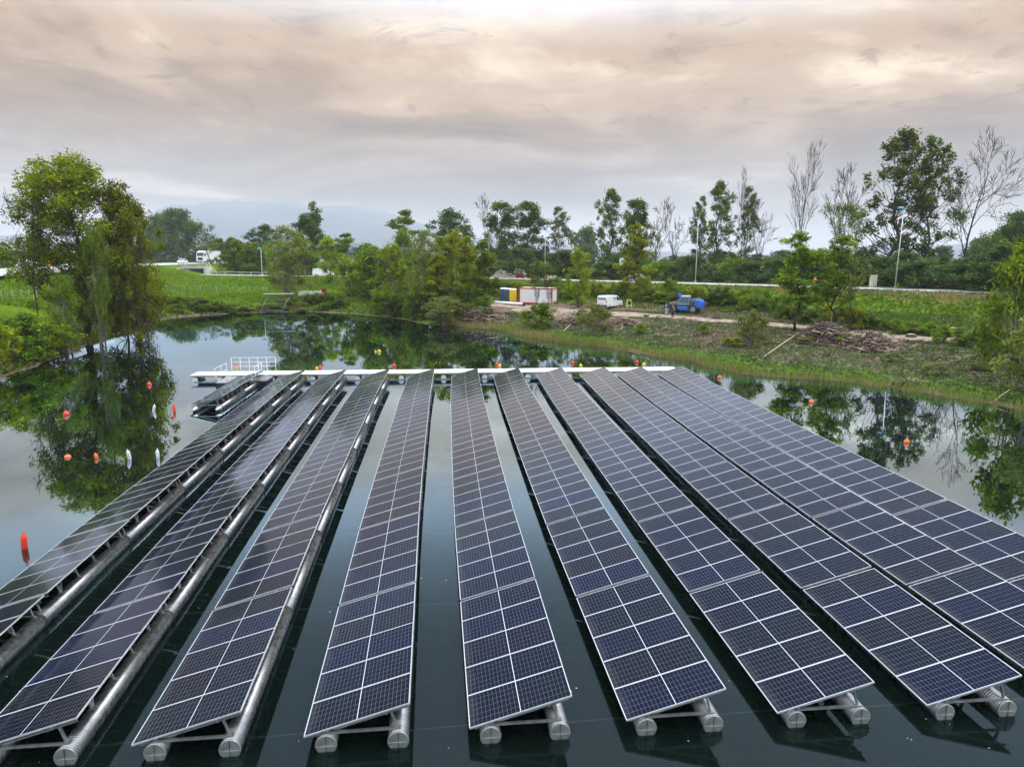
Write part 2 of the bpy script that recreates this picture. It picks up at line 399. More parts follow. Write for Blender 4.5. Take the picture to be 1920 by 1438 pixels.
k.set(k.b.inputs['Subsurface Weight'], 0.0); M['grass'] = k.m
k = NT('weeds'); t = k.attr('tint'); k.base(k.ramp(t, [(0.0, (0.14, 0.10, 0.065)), (0.2, (0.20, 0.17, 0.10)), (0.3, (0.045, 0.07, 0.022)), (0.65, (0.085, 0.13, 0.04)), (1.0, (0.17, 0.22, 0.08))]), 0.8, spec=0.0); M['weeds'] = k.m
k = NT('reeds'); t = k.attr('tint'); k.base(k.ramp(t, [(0.0, (0.28, 0.14, 0.05)), (0.35, (0.38, 0.27, 0.12)), (0.5, (0.16, 0.22, 0.04)), (1.0, (0.15, 0.30, 0.035))]), 0.75, spec=0.0); M['reeds'] = k.m

# ================================================================ TERRAIN
rng = np.random.default_rng(11)
SHORE_PX = [(-260, 800), (-90, 745), (0, 716), (60, 691), (110, 671), (150, 653), (200, 633), (250, 619), (290, 604), (340, 595), (420, 589), (500, 586), (600, 586),
            (680, 591), (740, 598), (800, 609), (860, 613), (933, 618), (978, 632), (1040, 640), (1098, 649), (1134, 652), (1212, 666), (1300, 680), (1381, 699),
            (1461, 707), (1574, 714), (1704, 732), (1784, 746), (1865, 759), (1920, 775), (2010, 800), (2150, 850)]
shore = [tuple(on_plane(x, y, 0)[:2]) for x, y in SHORE_PX]
shore += [(36.0, 5.0), (36.0, -28.0), (-10, -45), (-46, -30), (-50.0, 8.0)]
# a finer, wobbling outline
def densify(poly, step):
    out = []
    n = len(poly)
    for i in range(n):
        a, b = np.array(poly[i]), np.array(poly[(i+1) % n]); L = np.linalg.norm(b-a); m = max(1, int(L/step))
        for j in range(m): out.append(a+(b-a)*j/m)
    return np.array(out)
SH = densify(shore, 2.5)
SH = SH + np.stack([np.convolve(rng.normal(0, 0.5, len(SH)), [0.25, 0.5, 0.25], 'same') for _ in range(2)], 1)
def seg_dist(P, A, B):
    d = B-A; t = np.clip(((P-A)@d)/(d@d+1e-9), 0, 1)
    return np.linalg.norm(P-(A+t[:, None]*d), axis=1), t
def pond_sd(P):
    dmin = np.full(len(P), 1e9); inside = np.zeros(len(P), bool)
    n = len(SH)
    for i in range(n):
        A, B = SH[i], SH[(i+1) % n]
        d, _ = seg_dist(P, A, B); dmin = np.minimum(dmin, d)
        c = ((A[1] > P[:, 1]) != (B[1] > P[:, 1])) & (P[:, 0] < (B[0]-A[0])*(P[:, 1]-A[1])/(B[1]-A[1]+1e-12)+A[0])
        inside ^= c
    return np.where(inside, -dmin, dmin)
ROAD_A = [on_plane(x, y, z) for x, y, z in ((2600, 572, 4.8), (1890, 549, 4.8), (1500, 537, 4.8), (1100, 526.5, 4.8), (930, 522, 4.8), (720, 519, 4.8), (510, 517.5, 4.8), (300, 514, 4.9), (190, 513, 5.4), (80, 512, 6.0))]
ROAD_B = [on_plane(x, y, z) for x, y, z in ((-700, 545, 6.2), (-300, 527, 6.3), (0, 512, 6.5), (78, 504.5, 6.8), (200, 499, 7.1), (360, 493.5, 7.4), (500, 491, 7.4), (640, 489.5, 7.4))]
def road_field(P, R, hw, slope):
    best = np.full(len(P), -1e9); dm = np.full(len(P), 1e9)
    for A, B in zip(R[:-1], R[1:]):
        d, t = seg_dist(P, A[:2], B[:2]); z = A[2]+(B[2]-A[2])*t
        best = np.maximum(best, z - np.maximum(0, d-hw)*slope); dm = np.minimum(dm, d)
    return best, dm
def sstep(a, b, x):
    t = np.clip((x-a)/(b-a), 0, 1); return t*t*(3-2*t)
_ph = rng.uniform(0, 6.28, (14, 2)); _fr = rng.normal(0, 1, (14, 2))
def bumps(P, scale, amp):
    z = np.zeros(len(P))
    for i in range(14):
        z += np.sin(P@(_fr[i]*scale)+_ph[i, 0])
    return z*amp/4
def height(P):
    sd = pond_sd(P); wr = sstep(-4, 10, P[:, 0])
    left = 1.75*sstep(0, 9, sd) + 0.25*sstep(9, 22, sd)
    right = 0.55*sstep(0, 3.5, sd) + 0.95*sstep(3, 24, sd)
    zb = left*(1-wr)+right*wr
    za, da = road_field(P, ROAD_A, 5.5, 0.135); z2, db = road_field(P, ROAD_B, 10.0, 0.2)
    land = np.maximum(zb, np.minimum(np.maximum(za, z2)-0.06, 0.22*np.maximum(sd, 0)))
    flat = np.minimum(sstep(4, 9, da), sstep(9, 14, db))
    land = land + (bumps(P, 0.55, 0.09)+bumps(P, 1.7, 0.05))*flat*sstep(0.5, 5, sd)
    far = sstep(300, 900, np.hypot(P[:, 0], P[:, 1])); land = land*(1-far)+2.0*far
    return np.where(sd < 0, np.maximum(-2.6, sd*0.42), land), sd, da, db
def graded(lo, hi, step, far, n):
    core = np.arange(lo, hi+step, step)
    g = np.geomspace(step*1.3, far, n)
    return np.concatenate([(lo-g)[::-1], core, hi+g])
GX = graded(-150, 150, 1.3, 14000, 30); GY = graded(-60, 230, 1.3, 14000, 30)
XX, YY = np.meshgrid(GX, GY)
PTS = np.stack([XX.ravel(), YY.ravel()], 1)
ZZ, SD, DA, DB = height(PTS)
ZG = ZZ.reshape(XX.shape)
def hz(x, y):
    i = np.clip(np.searchsorted(GX, x)-1, 0, len(GX)-2); j = np.clip(np.searchsorted(GY, y)-1, 0, len(GY)-2)
    tx = (x-GX[i])/(GX[i+1]-GX[i]); ty = (y-GY[j])/(GY[j+1]-GY[j])
    return ZG[j, i]*(1-tx)*(1-ty)+ZG[j, i+1]*tx*(1-ty)+ZG[j+1, i]*(1-tx)*ty+ZG[j+1, i+1]*tx*ty
def ground_at(px, py):
    """where the pixel's sight line meets the ground"""
    d = ray(px, py); t = 20.0
    for _ in range(4000):
        p = d*t
        if CAM_Z+p[2] <= float(hz(p[0], p[1])): break
        t += 0.1
    return p[0], p[1], float(hz(p[0], p[1]))
SDG = SD.reshape(XX.shape)
nx, ny = len(GX), len(GY)
me = bpy.data.meshes.new('ground')
idx = np.arange(nx*ny).reshape(ny, nx)
quads = np.stack([idx[:-1, :-1], idx[:-1, 1:], idx[1:, 1:], idx[1:, :-1]], -1).reshape(-1, 4)
me.vertices.add(nx*ny); me.vertices.foreach_set('co', np.stack([PTS[:, 0], PTS[:, 1], ZZ], 1).astype(np.float32).ravel())
me.loops.add(quads.size); me.loops.foreach_set('vertex_index', quads.astype(np.int32).ravel())
me.polygons.add(len(quads)); me.polygons.foreach_set('loop_start', np.arange(0, quads.size, 4, dtype=np.int32))
me.polygons.foreach_set('use_smooth', np.ones(len(quads), bool)); me.update(calc_edges=True)
right_w = sstep(-4, 12, PTS[:, 0])
slope_foot = sstep(1.2, 3.2, ZZ)
soil = np.clip(right_w*(1-slope_foot)*0.95*sstep(2, 8, SD)*(1-sstep(30, 45, SD)), 0, 1)
soil = np.maximum(soil, (1-sstep(0.6, 2.0, SD))*0.9)
soil = np.maximum(soil, (1-sstep(1.5, 6, SD))*(1-sstep(-52, -30, PTS[:, 0]))*(1-sstep(78, 92, PTS[:, 1]))*0.85)
soil = np.maximum(soil, 0.30*right_w*slope_foot*(1-sstep(60, 90, SD)))
a = me.attributes.new('soil', 'FLOAT', 'POINT'); a.data.foreach_set('value', soil.astype(np.float32))
k = NT('ground_cover'); so = k.attr('soil'); p = k.pos()
na = k.noise(0.16, 5, 0.6, p); nb = k.noise(1.1, 5, 0.65, p); nc = k.noise(6, 4, 0.6, p)
green = k.ramp(k.math('ADD', k.math('MULTIPLY', na, 0.6), k.math('MULTIPLY', nb, 0.4)), [(0.3, (0.040, 0.075, 0.006)), (0.5, (0.080, 0.14, 0.010)), (0.7, (0.14, 0.21, 0.018))])
earth = k.ramp(k.math('ADD', k.math('MULTIPLY', nb, 0.6), k.math('MULTIPLY', nc, 0.4)), [(0.3, (0.060, 0.042, 0.030)), (0.5, (0.135, 0.098, 0.072)), (0.7, (0.24, 0.185, 0.14))])
patch = k.math('ADD', k.math('MULTIPLY', so, 1.0), k.math('MULTIPLY', k.math('SUBTRACT', nb, 0.52), 1.6))
patch = k.math('ADD', patch, k.math('MULTIPLY', k.math('SUBTRACT', na, 0.5), 0.9))
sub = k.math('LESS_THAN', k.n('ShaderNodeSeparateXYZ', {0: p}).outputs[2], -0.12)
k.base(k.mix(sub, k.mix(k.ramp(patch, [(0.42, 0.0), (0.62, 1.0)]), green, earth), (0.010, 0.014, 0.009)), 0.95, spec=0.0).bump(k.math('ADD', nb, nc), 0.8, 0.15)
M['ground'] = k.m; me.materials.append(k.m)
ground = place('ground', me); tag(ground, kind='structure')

wb = MB(); wb._add([(-190, -90, 0), (190, -90, 0), (190, 170, 0), (-190, 170, 0)], [(0, 1, 2, 3)])
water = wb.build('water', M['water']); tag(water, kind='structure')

# ---- roads
def strip(name, R, half_l, half_r, dz, mat, step=6.0, wob=0.0, drape=False, zoff=0.0):
    pts = []
    for A, B in zip(R[:-1], R[1:]):
        A, B = np.array(A), np.array(B); L = np.linalg.norm((B-A)[:2]); m = max(1, int(L/step))
        for j in range(m): pts.append(A+(B-A)*j/m)
    pts.append(np.array(R[-1])); b = MB(); vs = []
    rr = np.random.default_rng(3)
    cols = 5 if drape else 2
    for i, q in enumerate(pts):
        d = (pts[min(i+1, len(pts)-1)]-pts[max(i-1, 0)])[:2]; d = d/np.linalg.norm(d); n = np.array([-d[1], d[0]])
        l = half_l+rr.normal(0, wob); r = half_r+rr.normal(0, wob)
        for c in range(cols):
            w = -r+(l+r)*c/(cols-1); xy = q[:2]+n*w
            z = (float(hz(xy[0], xy[1])) if drape else q[2])+dz
            vs.append((xy[0], xy[1], z))
    fs = [(i*cols+c, i*cols+c+1, (i+1)*cols+c+1, (i+1)*cols+c) for i in range(len(pts)-1) for c in range(cols-1)]
    b._add(vs, fs, 0, True); o = b.build(name, mat); tag(o, kind='structure'); return o
k = NT('pale_asphalt'); f = k.noise(0.6, 5, 0.6, k.pos()); g2 = k.noise(14, 3, 0.6, k.pos())
k.base(k.ramp(k.math('ADD', k.math('MULTIPLY', f, 0.6), k.math('MULTIPLY', g2, 0.4)), [(0.3, (0.26, 0.25, 0.24)), (0.7, (0.42, 0.41, 0.39))]), 0.85); M['asphalt'] = k.m
M['marking'] = paint('road_marking', (0.78, 0.78, 0.75), 0.7)
k = NT('track_dirt'); f = k.noise(0.9, 6, 0.65, k.pos()); g2 = k.noise(7, 4, 0.6, k.pos())
k.base(k.ramp(k.math('ADD', k.math('MULTIPLY', f, 0.55), k.math('MULTIPLY', g2, 0.45)), [(0.3, (0.15, 0.095, 0.065)), (0.5, (0.27, 0.19, 0.14)), (0.7, (0.40, 0.31, 0.24))]), 0.95).bump(g2, 0.6, 0.05); M['dirt'] = k.m
strip('road', ROAD_A, 4.2, 4.2, 0.03, M['asphalt'])
strip('road', ROAD_B, 9.0, 9.0, 0.03, M['asphalt'])
strip('road_edge_line', ROAD_A, -3.6, 3.85, 0.036, M['marking'])
strip('road_edge_line', ROAD_A, 3.85, -3.6, 0.036, M['marking'])
TRACK_PX = [(900, 570), (950, 573), (1010, 577), (1060, 583), (1120, 588), (1180, 590), (1250, 594), (1330, 601), (1420, 607), (1500, 614), (1580, 621), (1660, 630), (1750, 637), (1850, 641), (1960, 646)]
TRACK = [np.array(ground_at(x, y)) for x, y in TRACK_PX]
strip('dirt_track', TRACK, 2.1, 2.4, 0.035, M['dirt'], 1.3, 0.35, True)
yard = [np.array(ground_at(x, y)) for x, y in ((985, 578), (1035, 590), (1075, 596))]
strip('dirt_track', yard, 2.4, 3.2, 0.05, M['dirt'], 1.2, 0.4, True)

# ---- far hills and mountains (terrain)
def ridge(name, prof, dist, depth, mat, n=90, seed=1, base=-30):
    """prof: (px, py) crest points; a massif standing at 'dist', sloping to both sides"""
    rr = np.random.default_rng(seed); xs = np.array([p[0] for p in prof]); ys = np.array([p[1] for p in prof])
    px = np.linspace(xs[0], xs[-1], n); py = np.interp(px, xs, ys)
    rows = 13; vs = []
    ph = rr.uniform(0, 6.28, 8)
    for j in range(rows):
        t = j/(rows-1)*2-1
        for i in range(n):
            d = dist+t*depth+0.05*depth*math.sin(i*0.5+ph[0]+j); x, y = at_range(px[i], d)
            top = z_of(px[i], py[i], dist)
            e = max(0.0, 1-abs(t))**0.85
            w = 1+0.10*math.sin(i*0.43+j*1.3+ph[1])*(1-e)+0.08*math.sin(i*0.97-j*2.1+ph[2])*(1-e)
            vs.append((x, y, base+(top-base)*e*w))
    fs = [(j*n+i, j*n+i+1, (j+1)*n+i+1, (j+1)*n+i) for j in range(rows-1) for i in range(n-1)]
    b = MB(); b._add(vs, fs, 0, True); o = b.build(name, mat); tag(o, kind='structure'); return o
k = NT('haze_blue_forest'); f = k.noise(0.004, 6, 0.65, k.pos()); k.base(k.ramp(f, [(0.35, (0.030, 0.062, 0.085)), (0.65, (0.055, 0.095, 0.12))]), 0.95); M['hill'] = k.m  # forest colour with the blue of distance haze mixed in
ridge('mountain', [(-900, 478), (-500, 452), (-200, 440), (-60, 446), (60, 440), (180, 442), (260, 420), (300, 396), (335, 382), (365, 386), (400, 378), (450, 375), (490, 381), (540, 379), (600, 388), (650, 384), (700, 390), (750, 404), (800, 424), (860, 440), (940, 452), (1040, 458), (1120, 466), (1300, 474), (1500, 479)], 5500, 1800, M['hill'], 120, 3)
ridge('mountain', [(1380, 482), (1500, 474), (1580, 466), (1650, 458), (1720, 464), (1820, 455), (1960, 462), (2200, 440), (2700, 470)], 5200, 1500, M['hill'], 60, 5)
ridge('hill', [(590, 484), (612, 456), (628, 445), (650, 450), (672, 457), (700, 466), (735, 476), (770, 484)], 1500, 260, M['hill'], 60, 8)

# ================================================================ FLOATING SOLAR ARRAY
TILT, SEC, NSEC = 0.2732, 5.4, 8
X0, Y0, ROW_PITCH, SKEW, LOWZ = 0.3193, 12.7596, 3.1291, -0.0238, 0.35
BEND = [0, -0.0776, -0.1606, -0.1861, -0.187, -0.1704, -0.1698, -0.1002, 0]
ROFF = [0.0, 0.0012, 0.0334, -0.089, -0.0275, 0.0276, 0.0259, 0.0104, 0.0871, 0.0623, -0.1315]
RFAN = [-0.62, -0.6365, -0.7032, -0.4338, -0.1529, 0.0126, 0.1209, 0.4216, 0.6496, 0.5398, 0.8957]
FR, FZ = 0.205, 0.14                      # float radius and height of its axis above the water
FX1, FX2 = 0.42, 1.80                     # float axes measured from the low edge
ct, st_ = math.cos(TILT), math.sin(TILT)
# one panel: aluminium frame around recessed glass
b = MB(); fw, ft = 0.011, 0.035
for x0, x1, y0, y1 in ((0, PW, 0, fw), (0, PW, PD-fw, PD), (0, fw, fw, PD-fw), (PW-fw, PW, fw, PD-fw)):
    b.box(((x0+x1)/2, (y0+y1)/2, -ft/2), (x1-x0, y1-y0, ft), 1)
g0 = len(b.v)
b._add([(fw, fw, -0.004), (PW-fw, fw, -0.004), (PW-fw, PD-fw, -0.004), (fw, PD-fw, -0.004)], [(0, 1, 2, 3)], 0)
b._add([(fw, fw, -0.010), (PW-fw, fw, -0.010), (PW-fw, PD-fw, -0.010), (fw, PD-fw, -0.010)], [(3, 2, 1, 0)], 2)
panel_mesh = b.mesh('solar_panel', [M['glass_pv'], M['alu'], M['backsheet_shade']])
uvl = panel_mesh.uv_layers.new(name='UVMap')
for lp in panel_mesh.loops:
    co = panel_mesh.vertices[lp.vertex_index].co; uvl.data[lp.index].uv = (co.x, co.y)
# rails under a section of five panels (in row coordinates: x from low edge, y along the row)
def up(u, dn): return (u*ct+dn*st_, LOWZ+u*st_-dn*ct)      # point on the slope, dn below it
b = MB(); SL = 5*PD+4*0.006
for u in (0.45, 1.62):
    x, z = up(u, 0.075); b.bar((x, 0.02, z), (x, SL-0.02, z), 0.05, 0.06)
for y in (0.12, 1.6, 2.67, 3.75, SL-0.12):
    xa, za = up(0.08, 0.125); xb, zb = up(PW-0.08, 0.125); b.bar((xa, y, za), (xb, y, zb), 0.035, 0.035)
frame_mesh = b.mesh('table_frame', M['steel'])
def strut_mesh(lean):
    b = MB(); xt, zt = up(1.70, 0.12); b.bar((FX2-0.02, 0, FZ+FR-0.01), (xt, lean, zt), 0.055, 0.035)
    b.box((FX2-0.01, 0, FZ+FR+0.005), (0.12, 0.10, 0.03)); return b.mesh('strut', M['steel'])
strut_up, strut_fwd, strut_back = strut_mesh(0.0), strut_mesh(0.28), strut_mesh(-0.28)
b = MB(); xt, zt = up(0.36, 0.10); b.bar((FX1, 0, FZ+FR-0.02), (xt, 0, zt), 0.05, 0.03); low_strut = b.mesh('strut', M['steel'])
b = MB(); b.bar((FX1, 0, FZ+FR+0.015), (FX2, 0, FZ+FR+0.015), 0.05, 0.045); cross_mesh = b.mesh('crossbar', M['steel'])
b = MB(); b.tube([(0, 0, 0), (0, SEC-0.05, 0)], FR, 24); pipe_mesh = b.mesh('pontoon_pipe', M['pipe'])
b = MB(); b.tube([(0, -0.045, 0), (0, -0.02, 0), (0, 0.02, 0), (0, 0.045, 0)], [FR+0.004, FR+0.014, FR+0.014, FR+0.004], 24); band_mesh = b.mesh('joint_band', M['rubber'])
b = MB(); b.tube([(0, -0.012, 0), (0, -0.030, 0), (0, -0.034, 0)], [FR+0.006, FR+0.006, FR-0.012], 28); b.box((0, -0.040, -0.03), (2*FR-0.06, 0.014, 0.022)); cap_mesh = b.mesh('end_cap', M['cap'])
b = MB()
for i in range(11): b.box((0.004*(-1)**i, -0.052, FR-0.02-i*0.042), (0.008, 0.010, 0.040), 0, 0, 0.2*(-1)**i)
chain_mesh = b.mesh('chain', M['dark'])
b = MB(); b.tube([(0, -0.01, 0), (0, -0.05, 0), (0, -0.62, 0.02)], [FR+0.006, FR, 0.025], 20); cone_mesh = b.mesh('cone_end', M['cap'])
LB = ROW_PITCH+FX1-FX2
b = MB(); b.bar((0, 0, 0), (LB, 0.06, 0), 0.05, 0.04); b.box((0.03, 0, 0.02), (0.08, 0.12, 0.12)); b.box((LB-0.03, 0.06, 0.02), (0.08, 0.12, 0.12)); link_mesh = b.mesh('link_bar', M['steel'])
ORD = ['', 'leftmost', 'second from left', 'third from left', 'fourth from left', 'fifth from left', 'sixth from left', 'seventh from left', 'third from right', 'second from right', 'rightmost']
prng = random.Random(5)
for r in range(0, 11):
    k0 = 6 if r == 0 else 0
    lab = 'short floating raft of tilted solar panels with cone-nosed floats beside the dock' if r == 0 else 'long floating row of tilted solar panels, %s of the ten long rows' % ORD[r]
    row = empty('solar_row', (X0+(r-5)*ROW_PITCH, Y0+SKEW*(r-5), 0), 0, lab, 'solar array', None if r == 0 else 'long rows of floating solar panels')
    def off(kk): return BEND[kk]+ROFF[r]+RFAN[r]*kk/8
    for s in range(k0, NSEC):
        xa, xb = off(s), off(s+1); rz = -math.atan2(xb-xa, SEC); y = s*SEC
        jz = prng.gauss(0, 0.004)
        fr = place('table_frame', frame_mesh, row, (xa, y, jz), (0, prng.gauss(0, 0.0015), rz))
        for i in range(5):
            place('solar_panel', panel_mesh, fr, (0, i*(PD+0.006), LOWZ), (prng.gauss(0, 0.0012), -TILT+prng.gauss(0, 0.0018), 0))
        for i, yy in enumerate((0.10, 1.15, 2.2, 3.25, 4.3, SL-0.10)):
            place('strut', strut_up, fr, (0, yy, 0)); place('strut', low_strut, fr, (0, yy, 0))
            if i in (1, 4): place('strut', strut_fwd if i == 1 else strut_back, fr, (0, yy+0.02, 0))
        place('crossbar', cross_mesh, fr, (0, 0.06, 0)); place('crossbar', cross_mesh, fr, (0, SL-0.06, 0))
        for fx in (FX1, FX2):
            ext = 0.02 if s == k0 else 0.0
            pp = place('pontoon_pipe', pipe_mesh, row, (xa+fx, y+ext, FZ+jz), (0, 0, rz), (1, (SEC-0.05-ext)/(SEC-0.05), 1))
            if s > k0: place('joint_band', band_mesh, pp, (0, -0.02, 0))
            else:
                if r == 0: place('cone_end', cone_mesh, pp)
                else:
                    place('end_cap', cap_mesh, pp); place('chain', chain_mesh, pp)
        if r < 10:
            place('link_bar', link_mesh, row, (xa+FX2+FR*0.6, y+0.62, -0.10), (0, 0, rz))

# ---------------------------------------------------------------- dock across the far ends
DY0, DY1, DZ = Y0+NSEC*SEC+0.22, Y0+NSEC*SEC+2.0, 0.50
dx0 = on_plane(370, 698, DZ)[0]; dx1 = X0+5*ROW_PITCH+RFAN[10]+1.9
dock = empty('dock', ((dx0+dx1)/2, (DY0+DY1)/2, 0), 0, 'long white floating walkway across the far ends of the solar rows', 'dock')
n = int((dx1-dx0)/1.55); w = (dx1-dx0)/n; cx = (dx0+dx1)/2; cyk = (DY0+DY1)/2
b = MB(); b.box((0, 0, 0), (w-0.012, DY1-DY0, 0.05)); plank = b.mesh('deck_panel', M['deck'])
for i in range(n): place('deck_panel', plank, dock, (dx0+(i+0.5)*w-cx, 0, DZ+prng.gauss(0, 0.003)))
b = MB()
for yy in (-0.85, 0.0, 0.85): b.bar((dx0-cx+0.05, yy, DZ-0.075), (dx1-cx-0.05, yy, DZ-0.075), 0.08, 0.10)
b.build('deck_beam', M['steel'], dock)
b = MB(); b.bar((dx0-cx+0.3, DY0-cyk-0.10, 0.04), (dx1-cx-0.3, DY0-cyk-0.10, 0.04), 0.05, 0.05); b.build('water_beam', M['cap'], dock)
b = MB(); b.tube([(0, -0.86, 0), (0, 0.86, 0)], FR+0.01, 24, 0); b.tube([(0, -0.865, 0), (0, -0.89, 0)], FR-0.004, 24, 1); dfl = b.mesh('pontoon', [M['pipe'], M['white']])
b = MB(); b.bar((0, -0.7, FR+0.06), (0, 0.7, FR+0.06), 0.30, 0.14); dsad = b.mesh('saddle', M['steel'])
for r in range(-1, 11):
    xx = X0+(r-5)*ROW_PITCH+RFAN[max(r, 0)]-0.62-cx
    if r == -1: xx = dx0+0.35-cx
    if r == 0:  xx = dx0+2.2-cx
    pp = place('pontoon', dfl, dock, (xx, 0, 0.13)); place('saddle', dsad, pp)
# boarding platforms with railings on both sides of the short raft
def rail(b, pts, hts, r=0.017, posts=True):
    for h in hts: b.tube([(p[0], p[1], p[2]+h) for p in pts], r, 6)
    if posts:
        for p in pts: b.tube([p, (p[0], p[1], p[2]+max(hts)+0.01)], r*1.15, 6)
def platform(x0, x1, y0, label):
    x0, x1 = min(x0, x1), max(x0, x1)
    e = empty('boarding_platform', ((x0+x1)/2, y0, 0), 0, label, 'platform'); L = DY0-0.03-y0; W = x1-x0
    bevel(MB().box((0, L/2, 0.12), (W, L, 0.50)).build('hull', M['navy'], e), 0.05)
    MB().box((0, L/2, 0.395), (W+0.06, L, 0.04)).build('deck', M['grey'], e)
    b = MB(); rail(b, [(-W/2, 0.04, 0.41), (-W/2, L/2, 0.41), (-W/2, L-0.04, 0.41)], (0.55, 1.05)); b.build('railing', M['white'], e)
    b = MB(); rail(b, [(-W/2+0.06, 0.04, 0.41), (W/2-0.02, 0.04, 0.41)], (0.55,)); b.build('railing', M['white'], e)
    b = MB(); rail(b, [(W/2, 0.30, 0.41), (W/2, L*0.45, 0.41)], (0.35, 0.62)); b.build('railing', M['white'], e)
    return e
pa, pb = on_plane(404, 718, 0.41), on_plane(421, 718, 0.41)
platform(pa[0], pb[0]+0.15, pa[1], 'navy boarding float with white handrail left of the short raft')
pc, pd = on_plane(478, 714, 0.41), on_plane(496, 714, 0.41)
platform(pc[0], pd[0]+0.1, pc[1], 'navy boarding float with white handrail between the short raft and the long rows')
b = MB(); ra, rb = on_plane(432, 698, DZ+0.03), on_plane(514, 698, DZ+0.03)
m = 5; rail(b, [(ra[0]+(rb[0]-ra[0])*i/m-ra[0], 0, 0) for i in range(m+1)], (0.4, 0.75, 1.1))
tag(b.build('handrail', M['white'], None, (ra[0], DY1-0.08, DZ+0.026)), 'white tubular handrail standing on the far edge of the dock', 'handrail')

# ---------------------------------------------------------------- buoys
b = MB(); b.lathe([(0.0, -0.15), (0.10, -0.12), (0.17, -0.04), (0.185, 0.05), (0.17, 0.12), (0.11, 0.20), (0.045, 0.235), (0.045, 0.275), (0.0, 0.28)], n=20)
ball = {c: b.mesh('float_ball', M[c]) for c in ('buoy_red', 'orange', 'yellow', 'buoy_white')}
b = MB(); b.lathe([(0.0, -0.25), (0.10, -0.22), (0.135, -0.15), (0.135, 0.33), (0.11, 0.40), (0.05, 0.44), (0.045, 0.50), (0.0, 0.51)], n=20)
can = {c: b.mesh('float_can', M[c]) for c in ('buoy_red', 'orange', 'yellow', 'buoy_white')}
b = MB(); b.tube([(0.05*math.cos(t*math.pi/6), 0, 0.05*math.sin(t*math.pi/6)) for t in range(0, 13)], 0.012, 6, caps=False); ring = b.mesh('eye_ring', M['grey'])
BUOYS = [(280, 722, ball, 'buoy_red', 1.15, 'red ball buoy floating in the left tree reflection nearest the bank'), (124, 778, ball, 'buoy_red', 1.2, 'red ball buoy floating leftmost among the distant ones beside the tree reflection'),
 (127, 857, ball, 'orange', 1.05, 'low flat orange buoy left of the upright orange one'), (181, 859, can, 'orange', 1.0, 'upright orange can buoy between the flat orange buoy and a white one'),
 (243, 860, can, 'buoy_white', 1.0, 'upright white can buoy right of the upright orange one'), (296, 858, can, 'buoy_white', 0.9, 'white can buoy closest to the left edge of the solar rows'),
 (288, 771, can, 'buoy_white', 0.95, 'pale white can buoy left of the upright red one'), (327, 772, can, 'buoy_red', 1.0, 'upright red can buoy left of the short raft'),
 (46, 1028, can, 'buoy_red', 1.15, 'upright red can buoy alone in the open water near the left edge'), (443, 687, ball, 'buoy_red', 1.1, 'red ball buoy seen through the white handrail'),
 (443, 692, ball, 'yellow', 0.9, 'yellow buoy just below the red one behind the handrail'), (600, 690, ball, 'buoy_red', 1.1, 'red ball buoy of a pair behind the dock nearest the handrail'),
 (594, 692, ball, 'yellow', 1.0, 'yellow ball buoy of the pair behind the dock nearest the handrail'), (739, 687, ball, 'buoy_red', 1.2, 'single red ball buoy behind the dock without a yellow one'),
 (711, 660, ball, 'yellow', 1.3, 'yellow buoy farthest out in the pond beyond the dock'), (704, 660, ball, 'yellow', 0.8, 'small dull yellow buoy touching the farthest yellow one'),
 (931, 684, ball, 'buoy_red', 1.1, 'red ball buoy of the pair behind the middle of the dock'), (937, 687, ball, 'yellow', 1.1, 'yellow ball buoy of the pair behind the middle of the dock'),
 (1073, 682, ball, 'buoy_red', 1.15, 'red ball buoy of the pair behind the dock, second pair from the right'), (1089, 687, ball, 'yellow', 1.1, 'yellow ball buoy of the pair behind the dock, second pair from the right'),
 (1194, 680, ball, 'buoy_red', 1.15, 'red ball buoy of the pair nearest the right end of the dock'), (1207, 685, ball, 'yellow', 1.1, 'yellow ball buoy of the pair nearest the right end of the dock'),
 (1349, 709, ball, 'orange', 1.15, 'orange ball buoy off the far right corner of the panels by the reeds'), (1521, 755, ball, 'orange', 1.1, 'orange ball buoy midway along the right channel'),
 (1700, 830, ball, 'orange', 1.0, 'orange buoy in the tree reflection right of the panels')]
for px, py, kind, c, sc, lab in BUOYS:
    p = on_plane(px, py, 0); e = empty('buoy', (p[0], p[1], 0), prng.uniform(0, 6), lab, 'buoy', 'buoys on the pond')
    tx = prng.gauss(0, 0.10)
    fl = place('float_body', kind[c], e, (0, 0, 0), (tx, prng.gauss(0, 0.1), 0), (sc*(0.76 if kind is ball else 0.62), sc*(0.76 if kind is ball else 0.62), sc*(0.5 if 'flat' in lab else 0.82 if kind is ball else 0.95)))
    place('eye_ring', ring, fl, (0, 0, 0.30 if kind is ball else 0.53))

# ================================================================ TREES AND SHRUBS
def leaf_faces(rr, C, size, up=0.35, spread=0.5):
    n = len(C); N = rr.normal(0, 1, (n, 3)); N[:, 2] = np.abs(N[:, 2])+up; N /= np.linalg.norm(N, axis=1)[:, None]
    T = np.cross(N, rr.normal(0, 1, (n, 3))); T /= np.linalg.norm(T, axis=1)[:, None]; B = np.cross(N, T)
    s = size*rr.uniform(0.6, 1.35, (n, 1)); w = s*rr.uniform(0.45, 0.7, (n, 1))
    k = N*s*rr.uniform(-0.15, 0.15, (n, 1))
    return np.stack([C-T*s*0.55, C-B*w*0.5+k, C+T*s*0.55, C+B*w*0.5+k], 1)
def branch_path(rr, a, b, n=4, sag=0.0, wob=0.05):
    a, b = np.array(a, float), np.array(b, float); L = np.linalg.norm(b-a); out = []
    for i in range(n+1):
        t = i/n; p = a+(b-a)*t; p[2] += sag*L*math.sin(math.pi*t)
        if 0 < i < n: p += rr.normal(0, wob*L, 3)*0.5
        out.append(p)
    return out
